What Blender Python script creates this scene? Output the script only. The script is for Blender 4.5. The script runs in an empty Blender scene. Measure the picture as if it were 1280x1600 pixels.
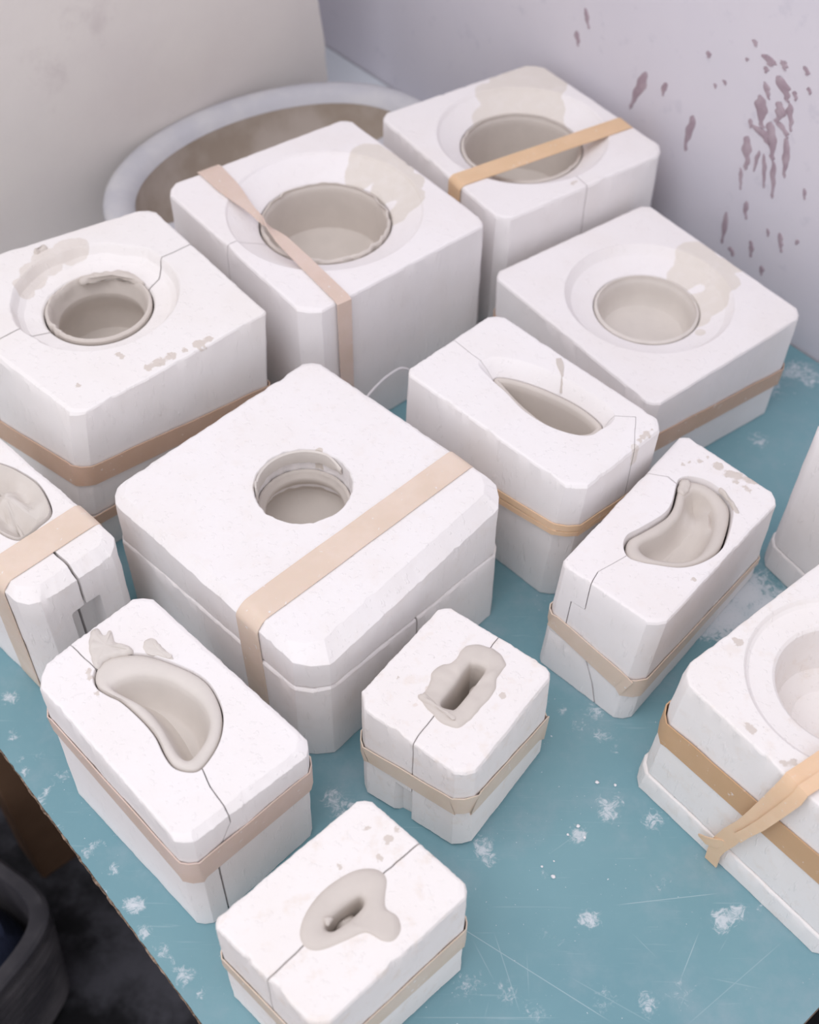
import bpy, bmesh, math, random
from mathutils import Vector, noise
C = bpy.context.scene.collection
sc = bpy.context.scene
random.seed(7)

# ------------------------------------------------------------------ camera
cam_d = bpy.data.cameras.new('camera'); cam = bpy.data.objects.new('camera', cam_d); C.objects.link(cam)
PITCH, ROLL = 0.863803, 0.0143666
fw = Vector((0, math.cos(PITCH), -math.sin(PITCH))); up0 = Vector((0, math.sin(PITCH), math.cos(PITCH))); rt0 = Vector((1, 0, 0))
rt = rt0 * math.cos(ROLL) + up0 * math.sin(ROLL); up = up0 * math.cos(ROLL) - rt0 * math.sin(ROLL)
from mathutils import Matrix
cam.matrix_world = Matrix(((rt.x, up.x, -fw.x, 0), (rt.y, up.y, -fw.y, 0), (rt.z, up.z, -fw.z, 1.0), (0, 0, 0, 1)))
cam_d.sensor_fit = 'HORIZONTAL'; cam_d.sensor_width = 36.0
cam_d.lens = 1954.17 / 1280 * 36
cam_d.clip_start = .02
cam_d.dof.use_dof = True; cam_d.dof.focus_distance = 1.06; cam_d.dof.aperture_fstop = 6.0
sc.camera = cam
# ------------------------------------------------------------------ world, lights, exposure
w = bpy.data.worlds.new('world'); sc.world = w; w.use_nodes = True
bg = w.node_tree.nodes['Background']; bg.inputs['Color'].default_value = (.965, .945, 1.0, 1); bg.inputs['Strength'].default_value = .98
def area(name, loc, target, size, energy, col):
    d = bpy.data.lights.new(name, 'AREA'); d.shape = 'RECTANGLE'; d.size, d.size_y = size; d.energy = energy; d.color = col
    o = bpy.data.objects.new(name, d); C.objects.link(o); o.location = loc
    o.rotation_euler = (Vector(target) - Vector(loc)).to_track_quat('-Z', 'Y').to_euler(); return o
area('ceiling_panel_lamp', (-.8, .0, 2.6), (0, .9, 0), (1.8, 1.4), 25, (.975, .96, 1.0))
sc.view_settings.view_transform = 'Standard'; sc.view_settings.look = 'None'
sc.view_settings.exposure = -.06; sc.view_settings.gamma = 1.0; sc.view_settings.use_curve_mapping = False

# ------------------------------------------------------------------ node helpers
class NT:
    def __init__(s, name):
        s.m = bpy.data.materials.new(name); s.m.use_nodes = True; s.t = s.m.node_tree; s.n = s.t.nodes
        s.b = s.n['Principled BSDF']; s.co = s.n.new('ShaderNodeTexCoord').outputs['Object']
        s.b.inputs['Specular IOR Level'].default_value = .25
    def link(s, a, b): s.t.links.new(a, b)
    def setin(s, node, i, v):
        if hasattr(v, 'is_linked') or isinstance(v, bpy.types.NodeSocket): s.link(v, node.inputs[i])
        elif v is not None: node.inputs[i].default_value = v
    def math(s, op, a, b=None, c=None, clamp=False):
        n = s.n.new('ShaderNodeMath'); n.operation = op; n.use_clamp = clamp
        s.setin(n, 0, a); s.setin(n, 1, b); s.setin(n, 2, c); return n.outputs[0]
    def vmath(s, op, a, b=None, out=0):
        n = s.n.new('ShaderNodeVectorMath'); n.operation = op; s.setin(n, 0, a); s.setin(n, 1, b)
        return n.outputs['Value'] if op in ('DISTANCE', 'DOT_PRODUCT', 'LENGTH') else n.outputs[0]
    def noise(s, scale, detail=4, rough=.55, vec=None, color=False, dist=0):
        n = s.n.new('ShaderNodeTexNoise'); n.inputs['Scale'].default_value = scale; n.inputs['Detail'].default_value = detail
        n.inputs['Roughness'].default_value = rough; n.inputs['Distortion'].default_value = dist
        s.link(vec or s.co, n.inputs['Vector']); return n.outputs['Color' if color else 'Fac']
    def voro(s, scale, vec=None, feat='F1'):
        n = s.n.new('ShaderNodeTexVoronoi'); n.feature = feat; n.inputs['Scale'].default_value = scale
        s.link(vec or s.co, n.inputs['Vector']); return n.outputs['Distance']
    def ramp(s, v, a, b, lo=0., hi=1.):
        n = s.n.new('ShaderNodeMapRange'); n.interpolation_type = 'SMOOTHSTEP'
        s.setin(n, 0, v); n.inputs[1].default_value = a; n.inputs[2].default_value = b; n.inputs[3].default_value = lo; n.inputs[4].default_value = hi
        return n.outputs[0]
    def mix(s, f, a, b):
        n = s.n.new('ShaderNodeMix'); n.data_type = 'RGBA'; s.setin(n, 0, f)
        for i, v in ((6, a), (7, b)):
            if isinstance(v, (tuple, list)): v = (*v[:3], 1)
            s.setin(n, i, v)
        return n.outputs[2]
    def bump(s, h, strength=.3, dist=.001, normal=None):
        n = s.n.new('ShaderNodeBump'); n.inputs['Strength'].default_value = strength; n.inputs['Distance'].default_value = dist
        s.link(h, n.inputs['Height'])
        if normal: s.link(normal, n.inputs['Normal'])
        return n.outputs[0]
    def bevel(s, r):
        n = s.n.new('ShaderNodeBevel'); n.samples = 4; n.inputs['Radius'].default_value = r; return n.outputs[0]
    def done(s, col, rough=.9, normal=None):
        if isinstance(col, (tuple, list)): s.b.inputs['Base Color'].default_value = (*col[:3], 1)
        else: s.link(col, s.b.inputs['Base Color'])
        s.setin(s.b, 'Roughness', rough)
        if normal: s.link(normal, s.b.inputs['Normal'])
        return s.m
def blobs(m, lst, wob=.006, wscale=90, zmin=None):
    """mask of damp patches: list of (x, y, r) circles in the thing's own plan coordinates"""
    wv = m.vmath('SCALE', m.vmath('SUBTRACT', m.noise(wscale, 3, color=True), (.5, .5, .5)), None)
    wv.node.inputs['Scale'].default_value = wob * 2
    p = m.vmath('MULTIPLY', m.vmath('ADD', m.co, wv), (1, 1, 0))
    d = None
    for x, y, r in lst:
        q = m.math('SUBTRACT', m.vmath('DISTANCE', p, (x, y, 0)), r)
        d = q if d is None else m.math('SMOOTH_MIN', d, q, .009)
    f = m.ramp(d, .0006, -.0006)
    if zmin is None: return f
    sp = m.n.new('ShaderNodeSeparateXYZ'); m.link(m.co, sp.inputs[0])
    return m.math('MULTIPLY', f, m.ramp(sp.outputs[2], zmin - .002, zmin + .002))
def plaster(name, base=(.89, .855, .845), stains=(), stain_col=(.70, .64, .575), specks=(), warm=0.0, wob=.006, zmin=None):
    zmin = HT[k] - .024 if zmin is None else zmin
    m = NT(name)
    n1 = m.noise(14, 4); n2 = m.noise(70, 5)
    col = m.mix(m.ramp(n1, .35, .75), base, tuple(c * k for c, k in zip(base, (.975, .965, .95))))
    if warm: col = m.mix(m.math('MULTIPLY', m.ramp(n2, .52, .72), warm), col, (.80, .70, .61))
    if stains: col = m.mix(m.math('MULTIPLY', blobs(m, stains, wob, zmin=zmin), m.ramp(n2, .2, .6, .75, 1.)), col, stain_col)
    if specks: col = m.mix(m.math('MULTIPLY', blobs(m, specks, .004, 260, zmin + .0195), .85), col, (.66, .59, .53))
    # dark pin holes left by air bubbles
    v = m.voro(70); pits = m.math('MULTIPLY', m.ramp(v, .06, .035), m.ramp(m.noise(31, 2), .56, .62))
    col = m.mix(m.math('MULTIPLY', pits, .35), col, (.55, .5, .48))
    h = m.math('ADD', m.math('MULTIPLY', m.noise(420, 4), .25), m.math('MULTIPLY', n2, .7))
    h = m.math('SUBTRACT', h, m.math('MULTIPLY', pits, .9))
    sc_ = m.n.new('ShaderNodeMapping'); m.link(m.co, sc_.inputs['Vector']); sc_.inputs['Scale'].default_value = (1, 1, .25); sc_.inputs['Rotation'].default_value = (.5, .3, .8)
    h = m.math('ADD', h, m.math('MULTIPLY', m.ramp(m.noise(190, 2, vec=sc_.outputs[0]), .60, .70), .8))
    return m.done(col, .88, m.bump(h, .40, .0011, m.bevel(.0013)))
def clay(name, base=(.675, .618, .565)):
    m = NT(name)
    n1 = m.noise(30, 4)
    col = m.mix(m.ramp(n1, .3, .7), base, tuple(c * .94 for c in base))
    return m.done(col, .62, m.bump(m.math('ADD', m.noise(55, 3), m.math('MULTIPLY', m.noise(300, 3), .2)), .22, .0012))
def rubber(name, base, spec=True):
    m = NT(name)
    col = m.mix(m.ramp(m.noise(28, 4), .35, .7), base, tuple(c * k for c, k in zip(base, (1.06, 1.08, 1.12))))
    dust = m.math('MULTIPLY', m.ramp(m.noise(160, 4), .66, .72), .75)
    dust2 = m.math('MULTIPLY', m.ramp(m.voro(60), .1, .06), m.ramp(m.noise(23, 2), .58, .63))
    col = m.mix(m.math('MAXIMUM', dust, dust2), col, (.86, .82, .80))
    m.b.inputs['Subsurface Weight'].default_value = .12; m.b.inputs['Subsurface Radius'].default_value = (.004, .002, .001)
    return m.done(col, .5, m.bump(m.noise(90, 4), .12, .001))

# ------------------------------------------------------------------ object helpers
def tag(o, label=None, cat=None, group=None, kind=None):
    if label: o['label'] = label
    if cat: o['category'] = cat
    if group: o['group'] = group
    if kind: o['kind'] = kind
    return o
def thing(name, loc, label, cat, group=None):
    o = bpy.data.objects.new(name, None); C.objects.link(o); o.location = loc; o.empty_display_size = .02
    return tag(o, label, cat, group)
def finish(me, angle=38):
    for p in me.polygons: p.use_smooth = True
    me.set_sharp_from_angle(angle=math.radians(angle))
    if angle == 21:
        flat = [abs(p.normal.z) > .9996 for p in me.polygons]; cnt = {}
        for p in me.polygons:
            for e in p.edge_keys: cnt.setdefault(e, []).append(flat[p.index])
        at_ = me.attributes.get('sharp_edge') or me.attributes.new('sharp_edge', 'BOOLEAN', 'EDGE')
        for e in me.edges:
            c = cnt.get(tuple(sorted(e.vertices)), ())
            if len(c) == 2 and c[0] != c[1]: at_.data[e.index].value = True
def put(name, me, mat, parent=None, loc=None, angle=38, fin=True):
    if name == 'mold_base': angle = 21
    """links a world-space mesh as one object; its origin is its parent's (or loc)"""
    o = bpy.data.objects.new(name, me); C.objects.link(o)
    org = parent.matrix_basis.translation if parent else Vector(loc or (0, 0, 0))
    if parent and parent.parent: org = org + parent.parent.matrix_basis.translation
    me.transform(Matrix.Translation(-org))
    if parent: o.parent = parent
    else: o.location = org
    me.materials.clear(); me.materials.append(mat)
    if fin: finish(me, angle)
    return o
def mesh(verts, faces, name='m'):
    me = bpy.data.meshes.new(name); me.from_pydata([tuple(v) for v in verts], [], faces); me.update(); return me
def recalc(me):
    bm = bmesh.new(); bm.from_mesh(me); bmesh.ops.recalc_face_normals(bm, faces=bm.faces); bm.to_mesh(me); bm.free(); return me
def boxmesh(c, size, rotz=0, bev=.002, mat4=None):
    bm = bmesh.new(); bmesh.ops.create_cube(bm, size=1)
    bmesh.ops.scale(bm, vec=size, verts=bm.verts)
    if bev: bmesh.ops.bevel(bm, geom=bm.edges[:], offset=bev, segments=2, affect='EDGES', profile=.5)
    M = Matrix.Translation(c) @ (mat4 or Matrix.Rotation(rotz, 4, 'Z')); bmesh.ops.transform(bm, matrix=M, verts=bm.verts)
    me = bpy.data.meshes.new('box'); bm.to_mesh(me); bm.free(); return me
def volume(me):
    bm = bmesh.new(); bm.from_mesh(me); v = bm.calc_volume(signed=True); bm.free(); return v
def boolean(me, cut, op):
    va = volume(me); xs = [v.co for v in me.vertices]; lo = [min(v[i] for v in xs) for i in range(3)]; hi = [max(v[i] for v in xs) for i in range(3)]; best = None
    for tr in range(8):
        a = bpy.data.objects.new('a', me); b = bpy.data.objects.new('b', cut); C.objects.link(a); C.objects.link(b)
        if tr: b.location = (tr * 1.9e-4, -tr * 1.3e-4, tr * 4e-5); b.rotation_euler.z = tr * 2e-5
        md = a.modifiers.new('x', 'BOOLEAN'); md.object = b; md.operation = op; md.solver = 'EXACT'; md.use_self = tr % 2 == 1; md.use_hole_tolerant = tr >= 4
        dg = bpy.context.evaluated_depsgraph_get(); dg.update()
        r = bpy.data.meshes.new_from_object(a.evaluated_get(dg))
        bpy.data.objects.remove(a); bpy.data.objects.remove(b)
        ys = [v.co for v in r.vertices]; v = volume(r)
        ok = len(ys) > 8 and all(min(y[i] for y in ys) > lo[i] - 1e-3 and max(y[i] for y in ys) < hi[i] + 1e-3 for i in range(3)) and (.12 * va < v < .995 * va if op == 'INTERSECT' else .3 * va < v < .99999 * va or (op == 'DIFFERENCE' and .05 * va < v < va * .9))
        if ok:
            bm = bmesh.new(); bm.from_mesh(r); op_ = sum(1 for e in bm.edges if len(e.link_faces) != 2); bm.free()
            if best is None or op_ < best[0]: best = (op_, r)
            if op_ == 0: break
    if best is None: print('BOOLEAN FAILED', op, va, v, k); best = (0, me.copy())
    elif best[0]: print('boolean open edges', best[0], k)
    bpy.data.meshes.remove(cut); return best[1]

# ------------------------------------------------------------------ 2D outline tools
def V2(p): return Vector((p[0], p[1]))
def offset_quad(q, ins):
    """q: L,B,R,F corners; ins: inset of edges LB, BR, RF, FL"""
    n = 4; c = sum((V2(p) for p in q), Vector((0, 0))) / 4; lines = []
    for i in range(4):
        a, b = V2(q[i]), V2(q[(i + 1) % 4]); d = (b - a).normalized(); nn = Vector((-d.y, d.x))
        if nn.dot(c - a) < 0: nn = -nn
        lines.append((a + nn * ins[i], d))
    out = []
    for i in range(4):
        (p, d), (r, e) = lines[i - 1], lines[i]
        cr = d.x * e.y - d.y * e.x; t = ((r - p).x * e.y - (r - p).y * e.x) / cr; out.append(p + d * t)
    return out
def ring(q, cham, step=.008):
    """chamfered outline of quad q -> list of (point, corner params); each point: (xy, edge a, edge b, f)"""
    pts = []
    for i in range(4):
        P, A, B = V2(q[i]), V2(q[i - 1]), V2(q[(i + 1) % 4]); c = cham[i]
        d0, d1 = (A - P).normalized(), (B - P).normalized()
        a, b = P + d0 * c, P + d1 * c
        mid = (a + b) / 2 + (P - (a + b) / 2) * .16
        pts += [(a, (i - 1) % 4, i, .25), (mid, (i - 1) % 4, i, .5), (b, (i - 1) % 4, i, .75)]
        nx = V2(q[(i + 1) % 4]); e = nx + (P - nx).normalized() * cham[(i + 1) % 4]
        k = NSEG[i]
        for j in range(1, k): pts.append((b.lerp(e, j / k), i, i, 0))
    return pts
NSEG = [44, 44, 44, 44]
def lerp4(a, b, t): return [V2(x).lerp(V2(y), t) for x, y in zip(a, b)]
def four(x): return list(x) if isinstance(x, (list, tuple)) else [x] * 4
def layer_mesh(spec, z0, z1, grow=0., btop=None, bbot=.001, rough=.0006, chip=.0022, seed=0):
    """one plaster layer of a mould between heights z0 and z1 (per corner)"""
    z0, z1 = four(z0), four(z1); H = spec['h']; ch = four(spec.get('cham', .006)); bt = four(spec.get('bev', .0025) if btop is None else btop)
    bt = [b if b else .0008 for b in bt]
    rows = []
    nm = max(2, int((sum(z1) - sum(z0)) / 4 / .014))
    lev = [(0, bbot, 0.)] + [(k / nm, 0., 0.) for k in range(0, nm + 1)]
    allp = []
    def at(frac, ins, drop):
        zc = [a + (b - a) * frac for a, b in zip(z0, z1)]
        q = [V2(spec['bot'][i]).lerp(V2(spec['top'][i]), zc[i] / H) for i in range(4)]
        q = offset_quad(q, [x - grow for x in ins]); r = ring(q, ch); out = []
        for k, (p, ea, eb, f) in enumerate(r):
            # height along outline: inverse-distance blend of corner heights by edge position
            if ea == eb:
                A, B = q[ea], q[(ea + 1) % 4]; t = max(0, min(1, (p - A).dot(B - A) / (B - A).length_squared)); zz = zc[ea] * (1 - t) + zc[(ea + 1) % 4] * t
            else: zz = zc[eb]
            dr = drop[ea] * (1 - f) + drop[eb] * f if ea != eb else drop[ea]
            out.append(Vector((p.x, p.y, zz + dr)))
        return out
    zero = [0] * 4
    rows.append(at(0, [bbot] * 4, zero)); rows.append(at(0, zero, [bbot] * 4))
    for k in range(1, nm): rows.append(at(k / nm, zero, [-(b if k == nm - 1 else 0) * .4 for b in bt]))
    rows.append(at(1, zero, [-b for b in bt]))
    rows.append(at(1, [b * .3 if b < .006 else b * .5 for b in bt], [-b * .3 if b < .006 else -b * .5 for b in bt]))
    rows.append(at(1, bt, zero))
    n = len(rows[0]); vs = []; fs = []
    cx = sum(p.x for p in rows[0]) / n; cy = sum(p.y for p in rows[0]) / n
    for ri, r in enumerate(rows):
        for p in r:
            d = Vector((p.x - cx, p.y - cy, 0)).normalized(); q = p * 1.0
            s = noise.noise(Vector((p.x * 55 + seed, p.y * 55, p.z * 55))) * rough + noise.noise(Vector((p.x * 260 + seed, p.y * 260, p.z * 200))) * rough * .5
            if ri >= len(rows) - 3:
                e = noise.noise(Vector((p.x * 75 + seed * 3, p.y * 75, 3)))
                if e > .34: s -= (e - .34) * chip * 2.6 * (1 if ri < len(rows) - 1 else 1.3)
                s += noise.noise(Vector((p.x * 420, p.y * 420, seed))) * rough * .8
            vs.append(q + d * s)
    for i in range(len(rows) - 1):
        for j in range(n):
            k = (j + 1) % n; fs.append((i * n + j, i * n + k, (i + 1) * n + k, (i + 1) * n + j))
    for o in (0, (len(rows) - 1) * n):
        vs.append(sum((vs[o + j] for j in range(n)), Vector((0, 0, 0))) / n); ci = len(vs) - 1
        fs += [(o + j, o + (j + 1) % n, ci) for j in range(n)]
    return recalc(mesh(vs, fs))
def lathe(c, prof, n=96, wob=None):
    """closed solid or skin from axis to axis: prof list of (r, z); first and last r = 0"""
    vs = []; fs = []; rows = []
    for ri, (r, z) in enumerate(prof):
        if r == 0: rows.append([len(vs)]); vs.append((c[0], c[1], z)); continue
        row = []
        for k in range(n):
            a = 2 * math.pi * k / n; rr, zz = r, z
            if wob: rr, zz = wob(ri, a, r, z)
            row.append(len(vs)); vs.append((c[0] + rr * math.cos(a), c[1] + rr * math.sin(a), zz))
        rows.append(row)
    for a, b in zip(rows, rows[1:]):
        for k in range(n):
            k2 = (k + 1) % n
            if len(a) == 1 and len(b) == 1: continue
            if len(a) == 1: fs.append((a[0], b[k], b[k2]))
            elif len(b) == 1: fs.append((a[k], a[k2], b[0]))
            else: fs.append((a[k], a[k2], b[k2], b[k]))
    return recalc(mesh(vs, fs))
def smooth_closed(pts, n=96, it=2):
    """Catmull-Rom through the points, resampled evenly"""
    P = [V2(p) for p in pts]; m = len(P); dense = []
    for i in range(m):
        a, b, c, d = P[i - 1], P[i], P[(i + 1) % m], P[(i + 2) % m]
        for j in range(12):
            t = j / 12; dense.append(.5 * ((2 * b) + (c - a) * t + (2 * a - 5 * b + 4 * c - d) * t * t + (3 * b - a - 3 * c + d) * t ** 3))
    return resample(dense, n)
def resample(P, n):
    m = len(P); L = [0]
    for i in range(m): L.append(L[-1] + (P[(i + 1) % m] - P[i]).length)
    out = []; i = 0
    for k in range(n):
        s = L[-1] * k / n
        while L[i + 1] < s: i += 1
        f = (s - L[i]) / max(1e-9, L[i + 1] - L[i]); out.append(P[i].lerp(P[(i + 1) % m], f))
    return out
def area2(P): return sum(P[i].x * P[(i + 1) % len(P)].y - P[(i + 1) % len(P)].x * P[i].y for i in range(len(P)))
def inset(P, d, it=2):
    s = 1 if area2(P) > 0 else -1; n = len(P); k = max(1, int(abs(d) / .004)); Q = P
    for _ in range(k):
        R = []
        for i in range(n):
            t = (Q[(i + 1) % n] - Q[i - 1]).normalized(); R.append(Q[i] + Vector((-t.y, t.x)) * s * d / k)
        for _ in range(it): R = [R[i] * .5 + (R[i - 1] + R[(i + 1) % n]) * .25 for i in range(n)]
        Q = R
    return Q
def loft(rows, top_cap=True, bot_cap=True):
    """rows: lists of equal-length 3D points"""
    n = len(rows[0]); vs = [p for r in rows for p in r]; fs = []
    for i in range(len(rows) - 1):
        for j in range(n):
            k = (j + 1) % n; fs.append((i * n + j, i * n + k, (i + 1) * n + k, (i + 1) * n + j))
    def cap(r):
        c = sum((Vector(p) for p in rows[r]), Vector((0, 0, 0))) / n; vs.append(c); ci = len(vs) - 1; o = (r % len(rows)) * n
        for j in range(n): fs.append((o + j, o + (j + 1) % n, ci))
    if bot_cap: cap(0)
    if top_cap: cap(len(rows) - 1)
    return recalc(mesh(vs, fs))
def at_z(P, z):
    return [Vector((p.x, p.y, z(p) if callable(z) else z)) for p in P]
def prism(poly, side_dir, z0, z1, g, shifts=None):
    """half-space behind a wavy seam line; g moves the line along its normal"""
    P = [V2(p) for p in poly]; P = [P[0] + (P[0] - P[1]).normalized() * .2] + P + [P[-1] + (P[-1] - P[-2]).normalized() * .2]
    D = [P[0]]
    for a, b in zip(P, P[1:]):
        k = max(1, int((b - a).length / .005))
        for j in range(1, k + 1): D.append(a.lerp(b, j / k))
    sd = Vector(side_dir).normalized()
    W = []
    for i, p in enumerate(D):
        w_ = noise.noise(Vector((p.x * 90, p.y * 90, 5))) * .0007 + noise.noise(Vector((p.x * 300, p.y * 300, 5))) * .0003
        W.append(p + sd * (w_ + g))
    far = [D[-1] + sd * .8, D[0] + sd * .8]
    rows = []
    for z, sh in (shifts or [(z0, (0, 0)), (z1, (0, 0))]):
        s = Vector(sh); rows.append([(p.x + s.x, p.y + s.y, z) for p in W] + [(p.x, p.y, z) for p in far])
    n = len(rows[0]); vs = [p for r in rows for p in r]; fs = []
    for i in range(len(rows) - 1):
        for j in range(n): fs.append((i * n + j, i * n + (j + 1) % n, (i + 1) * n + (j + 1) % n, (i + 1) * n + j))
    fs.append(tuple(range(n))); fs.append(tuple((len(rows) - 1) * n + j for j in range(n)))
    return recalc(mesh(vs, fs))

# ------------------------------------------------------------------ bands
def ribbon(pts, wid, width, th=.0011, closed=True, out=None):
    """flat rubber strip; pts path, wid unit width vectors, width(s), out = outward normals"""
    n = len(pts); vs = []; fs = []
    for i in range(n):
        p = Vector(pts[i]); wv = Vector(wid[i] if isinstance(wid, list) else wid); ww = width[i] if isinstance(width, list) else width
        a, b = (pts[i - 1], pts[(i + 1) % n]) if closed else (pts[max(0, i - 1)], pts[min(n - 1, i + 1)])
        t = (Vector(b) - Vector(a)).normalized(); wv = (wv - t * wv.dot(t)).normalized(); nn = Vector(out[i]) if out else t.cross(wv).normalized()
        e = ww / 2; r = th / 2
        for s, h in ((-e, -r), (-e, r), (-e * .5, r * 1.15), (e * .5, r * 1.15), (e, r), (e, -r)): vs.append(p + wv * s + nn * h)
    m = 6
    for i in range(n if closed else n - 1):
        k = (i + 1) % n
        for j in range(m): fs.append((i * m + j, k * m + j, k * m + (j + 1) % m, i * m + (j + 1) % m))
    if not closed: fs.append(tuple(range(m))); fs.append(tuple((n - 1) * m + j for j in range(m)))
    return recalc(mesh(vs, fs))
def hoop(spec, zc, width, off=.0012, wob=.0006, pinch=None):
    """band round the block at per-corner centre heights zc (L,B,R,F)"""
    q = [V2(spec['bot'][i]).lerp(V2(spec['top'][i]), zc[i] / spec['h']) for i in range(4)]
    q = offset_quad(q, [-off] * 4); r = ring(q, four(spec.get('cham', .006))); P = []; W = []; wd = []
    wl = four(width)
    for p, ea, eb, f in r:
        if ea == eb:
            A, B = q[ea], q[(ea + 1) % 4]; t = max(0, min(1, (p - A).dot(B - A) / (B - A).length_squared))
            zz = zc[ea] * (1 - t) + zc[(ea + 1) % 4] * t; ww = wl[ea] * (1 - t) + wl[(ea + 1) % 4] * t
        else: zz = zc[eb]; ww = wl[eb]
        x = noise.noise(Vector((p.x * 30, p.y * 30, zz * 50)))
        P.append(Vector((p.x, p.y, zz + x * wob * 1.5))); wd.append(ww * (1 + .06 * x))
        W.append(Vector((0, 0, 1)))
    # lean the strip with the side's draft
    for i, (p, ea, eb, f) in enumerate(r):
        e = eb
        b0, t0 = V2(spec['bot'][e]).lerp(V2(spec['bot'][(e + 1) % 4]), .5), V2(spec['top'][e]).lerp(V2(spec['top'][(e + 1) % 4]), .5)
        d = t0 - b0; W[i] = Vector((d.x, d.y, spec['h'])).normalized()
    return ribbon(P, W, wd)
def arch_path(loop3, off, r=.006, step=.012):
    """closed loop of straight 3D runs with rounded corners"""
    n = len(loop3); P = []
    for i in range(n):
        a, b, c = Vector(loop3[i - 1]), Vector(loop3[i]), Vector(loop3[(i + 1) % n])
        d0, d1 = (a - b), (c - b); rr = min(r, d0.length * .4, d1.length * .4); s, e = b + d0.normalized() * rr, b + d1.normalized() * rr
        for k in range(5):
            t = k / 4; P.append(s * (1 - t) ** 2 + b * 2 * t * (1 - t) + e * t * t)
        k = max(1, int((c - b).length / step)); f = c + (b - c).normalized() * min(r, (b - c).length * .4)
        for j in range(1, k): P.append(e.lerp(f, j / k))
    return P

# ================================================================== SETTING
U38 = Vector((math.cos(math.radians(38)), math.sin(math.radians(38)))); V38 = Vector((-U38.y, U38.x))
WT = Vector((.6612, -.7502)); WN = Vector((.7502, .6612))           # right wall: direction and normal
W0 = Vector((.4592, 1.1193))
def wallpt(s, z, out=0.): p = W0 + WT * s - WN * out; return Vector((p.x, p.y, z))
def uv(u, v, z=0): p = U38 * u + V38 * v; return Vector((p.x, p.y, z))
FLOOR = -.72
# floor
m = NT('concrete_floor'); nn_ = m.noise(6, 6, .6)
fl_mat = m.done(m.mix(m.ramp(nn_, .46, .66), (.010, .010, .012), (.085, .085, .10)), .8, m.bump(m.noise(40, 4), .3, .004))
fl = put('floor', boxmesh((0, .6, FLOOR - .025), (5, 5, .05), 0, 0), fl_mat); tag(fl, kind='structure')
# right wall, painted lilac
m = NT('lilac_wall_paint')
col = m.mix(m.ramp(m.noise(3.2, 5), .3, .7), (.67, .65, .71), (.72, .69, .735))
sm = m.math('MULTIPLY', m.ramp(m.noise(38, 4), .60, .72), .35)
col = m.mix(sm, col, (.55, .535, .60))
wall_mat = m.done(col, .75, m.bump(m.noise(25, 5), .25, .003))
def wall_slab(a, b, z0, z1, th, nrm):
    n = Vector((nrm[0], nrm[1], 0)) * th
    vs = [Vector((a.x, a.y, z0)), Vector((b.x, b.y, z0)), Vector((b.x, b.y, z1)), Vector((a.x, a.y, z1))]; vs += [v + n for v in vs]
    return recalc(mesh(vs, [(0, 1, 2, 3), (7, 6, 5, 4), (0, 4, 5, 1), (1, 5, 6, 2), (2, 6, 7, 3), (3, 7, 4, 0)]))
wr = put('wall_right', wall_slab(W0 - WT * .95, W0 + WT * 1.6, FLOOR, 1.5, .1, WN), wall_mat, angle=10); tag(wr, kind='structure')
# back wall and the cream panel standing before it
m = NT('cream_plaster_panel')
col = m.mix(m.ramp(m.noise(5, 6, .6), .3, .72), (.82, .775, .73), (.77, .72, .69))
col = m.mix(m.math('MULTIPLY', m.ramp(m.noise(9, 6, .65), .58, .72), .6), col, (.66, .60, .58))
cream = m.done(col, .85, m.bump(m.noise(18, 6), .3, .004))
wb = put('wall_back', wall_slab(Vector(uv(-1.3, 1.52)[:2]), Vector(uv(1.08, 1.52)[:2]), FLOOR, 1.5, .1, V38), wall_mat, angle=10); tag(wb, kind='structure')
vs = []; edge = [(.888, 0.), (.889, .03), (.886, .063), (.8846, .08), (.8838, .094), (.8842, .11), (.8832, .123), (.880, .145), (.8775, .162), (.8755, .18), (.8715, .195), (.872, .22), (.870, .3), (.873, .4), (.870, .6), (.872, .9)]
for k, (u_, z_) in enumerate(edge): vs += [uv(u_, 1.343 - (.956 - u_) * .1215, z_), uv(u_ + .003, 1.362 - (.956 - u_) * .1215, z_), uv(-1.25, 1.075, z_), uv(-1.25, 1.098, z_)]
fs = []
for k in range(len(edge) - 1):
    a, b = 4 * k, 4 * k + 4
    fs += [(a, a + 1, b + 1, b), (a + 2, b + 2, b + 3, a + 3), (a, b, b + 2, a + 2), (a + 1, a + 3, b + 3, b + 1)]
e = 4 * (len(edge) - 1); fs += [(0, 2, 3, 1), (e, e + 1, e + 3, e + 2)]
wl = put('wall_left', recalc(mesh(vs, fs)), cream, angle=30); tag(wl, kind='structure')
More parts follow.
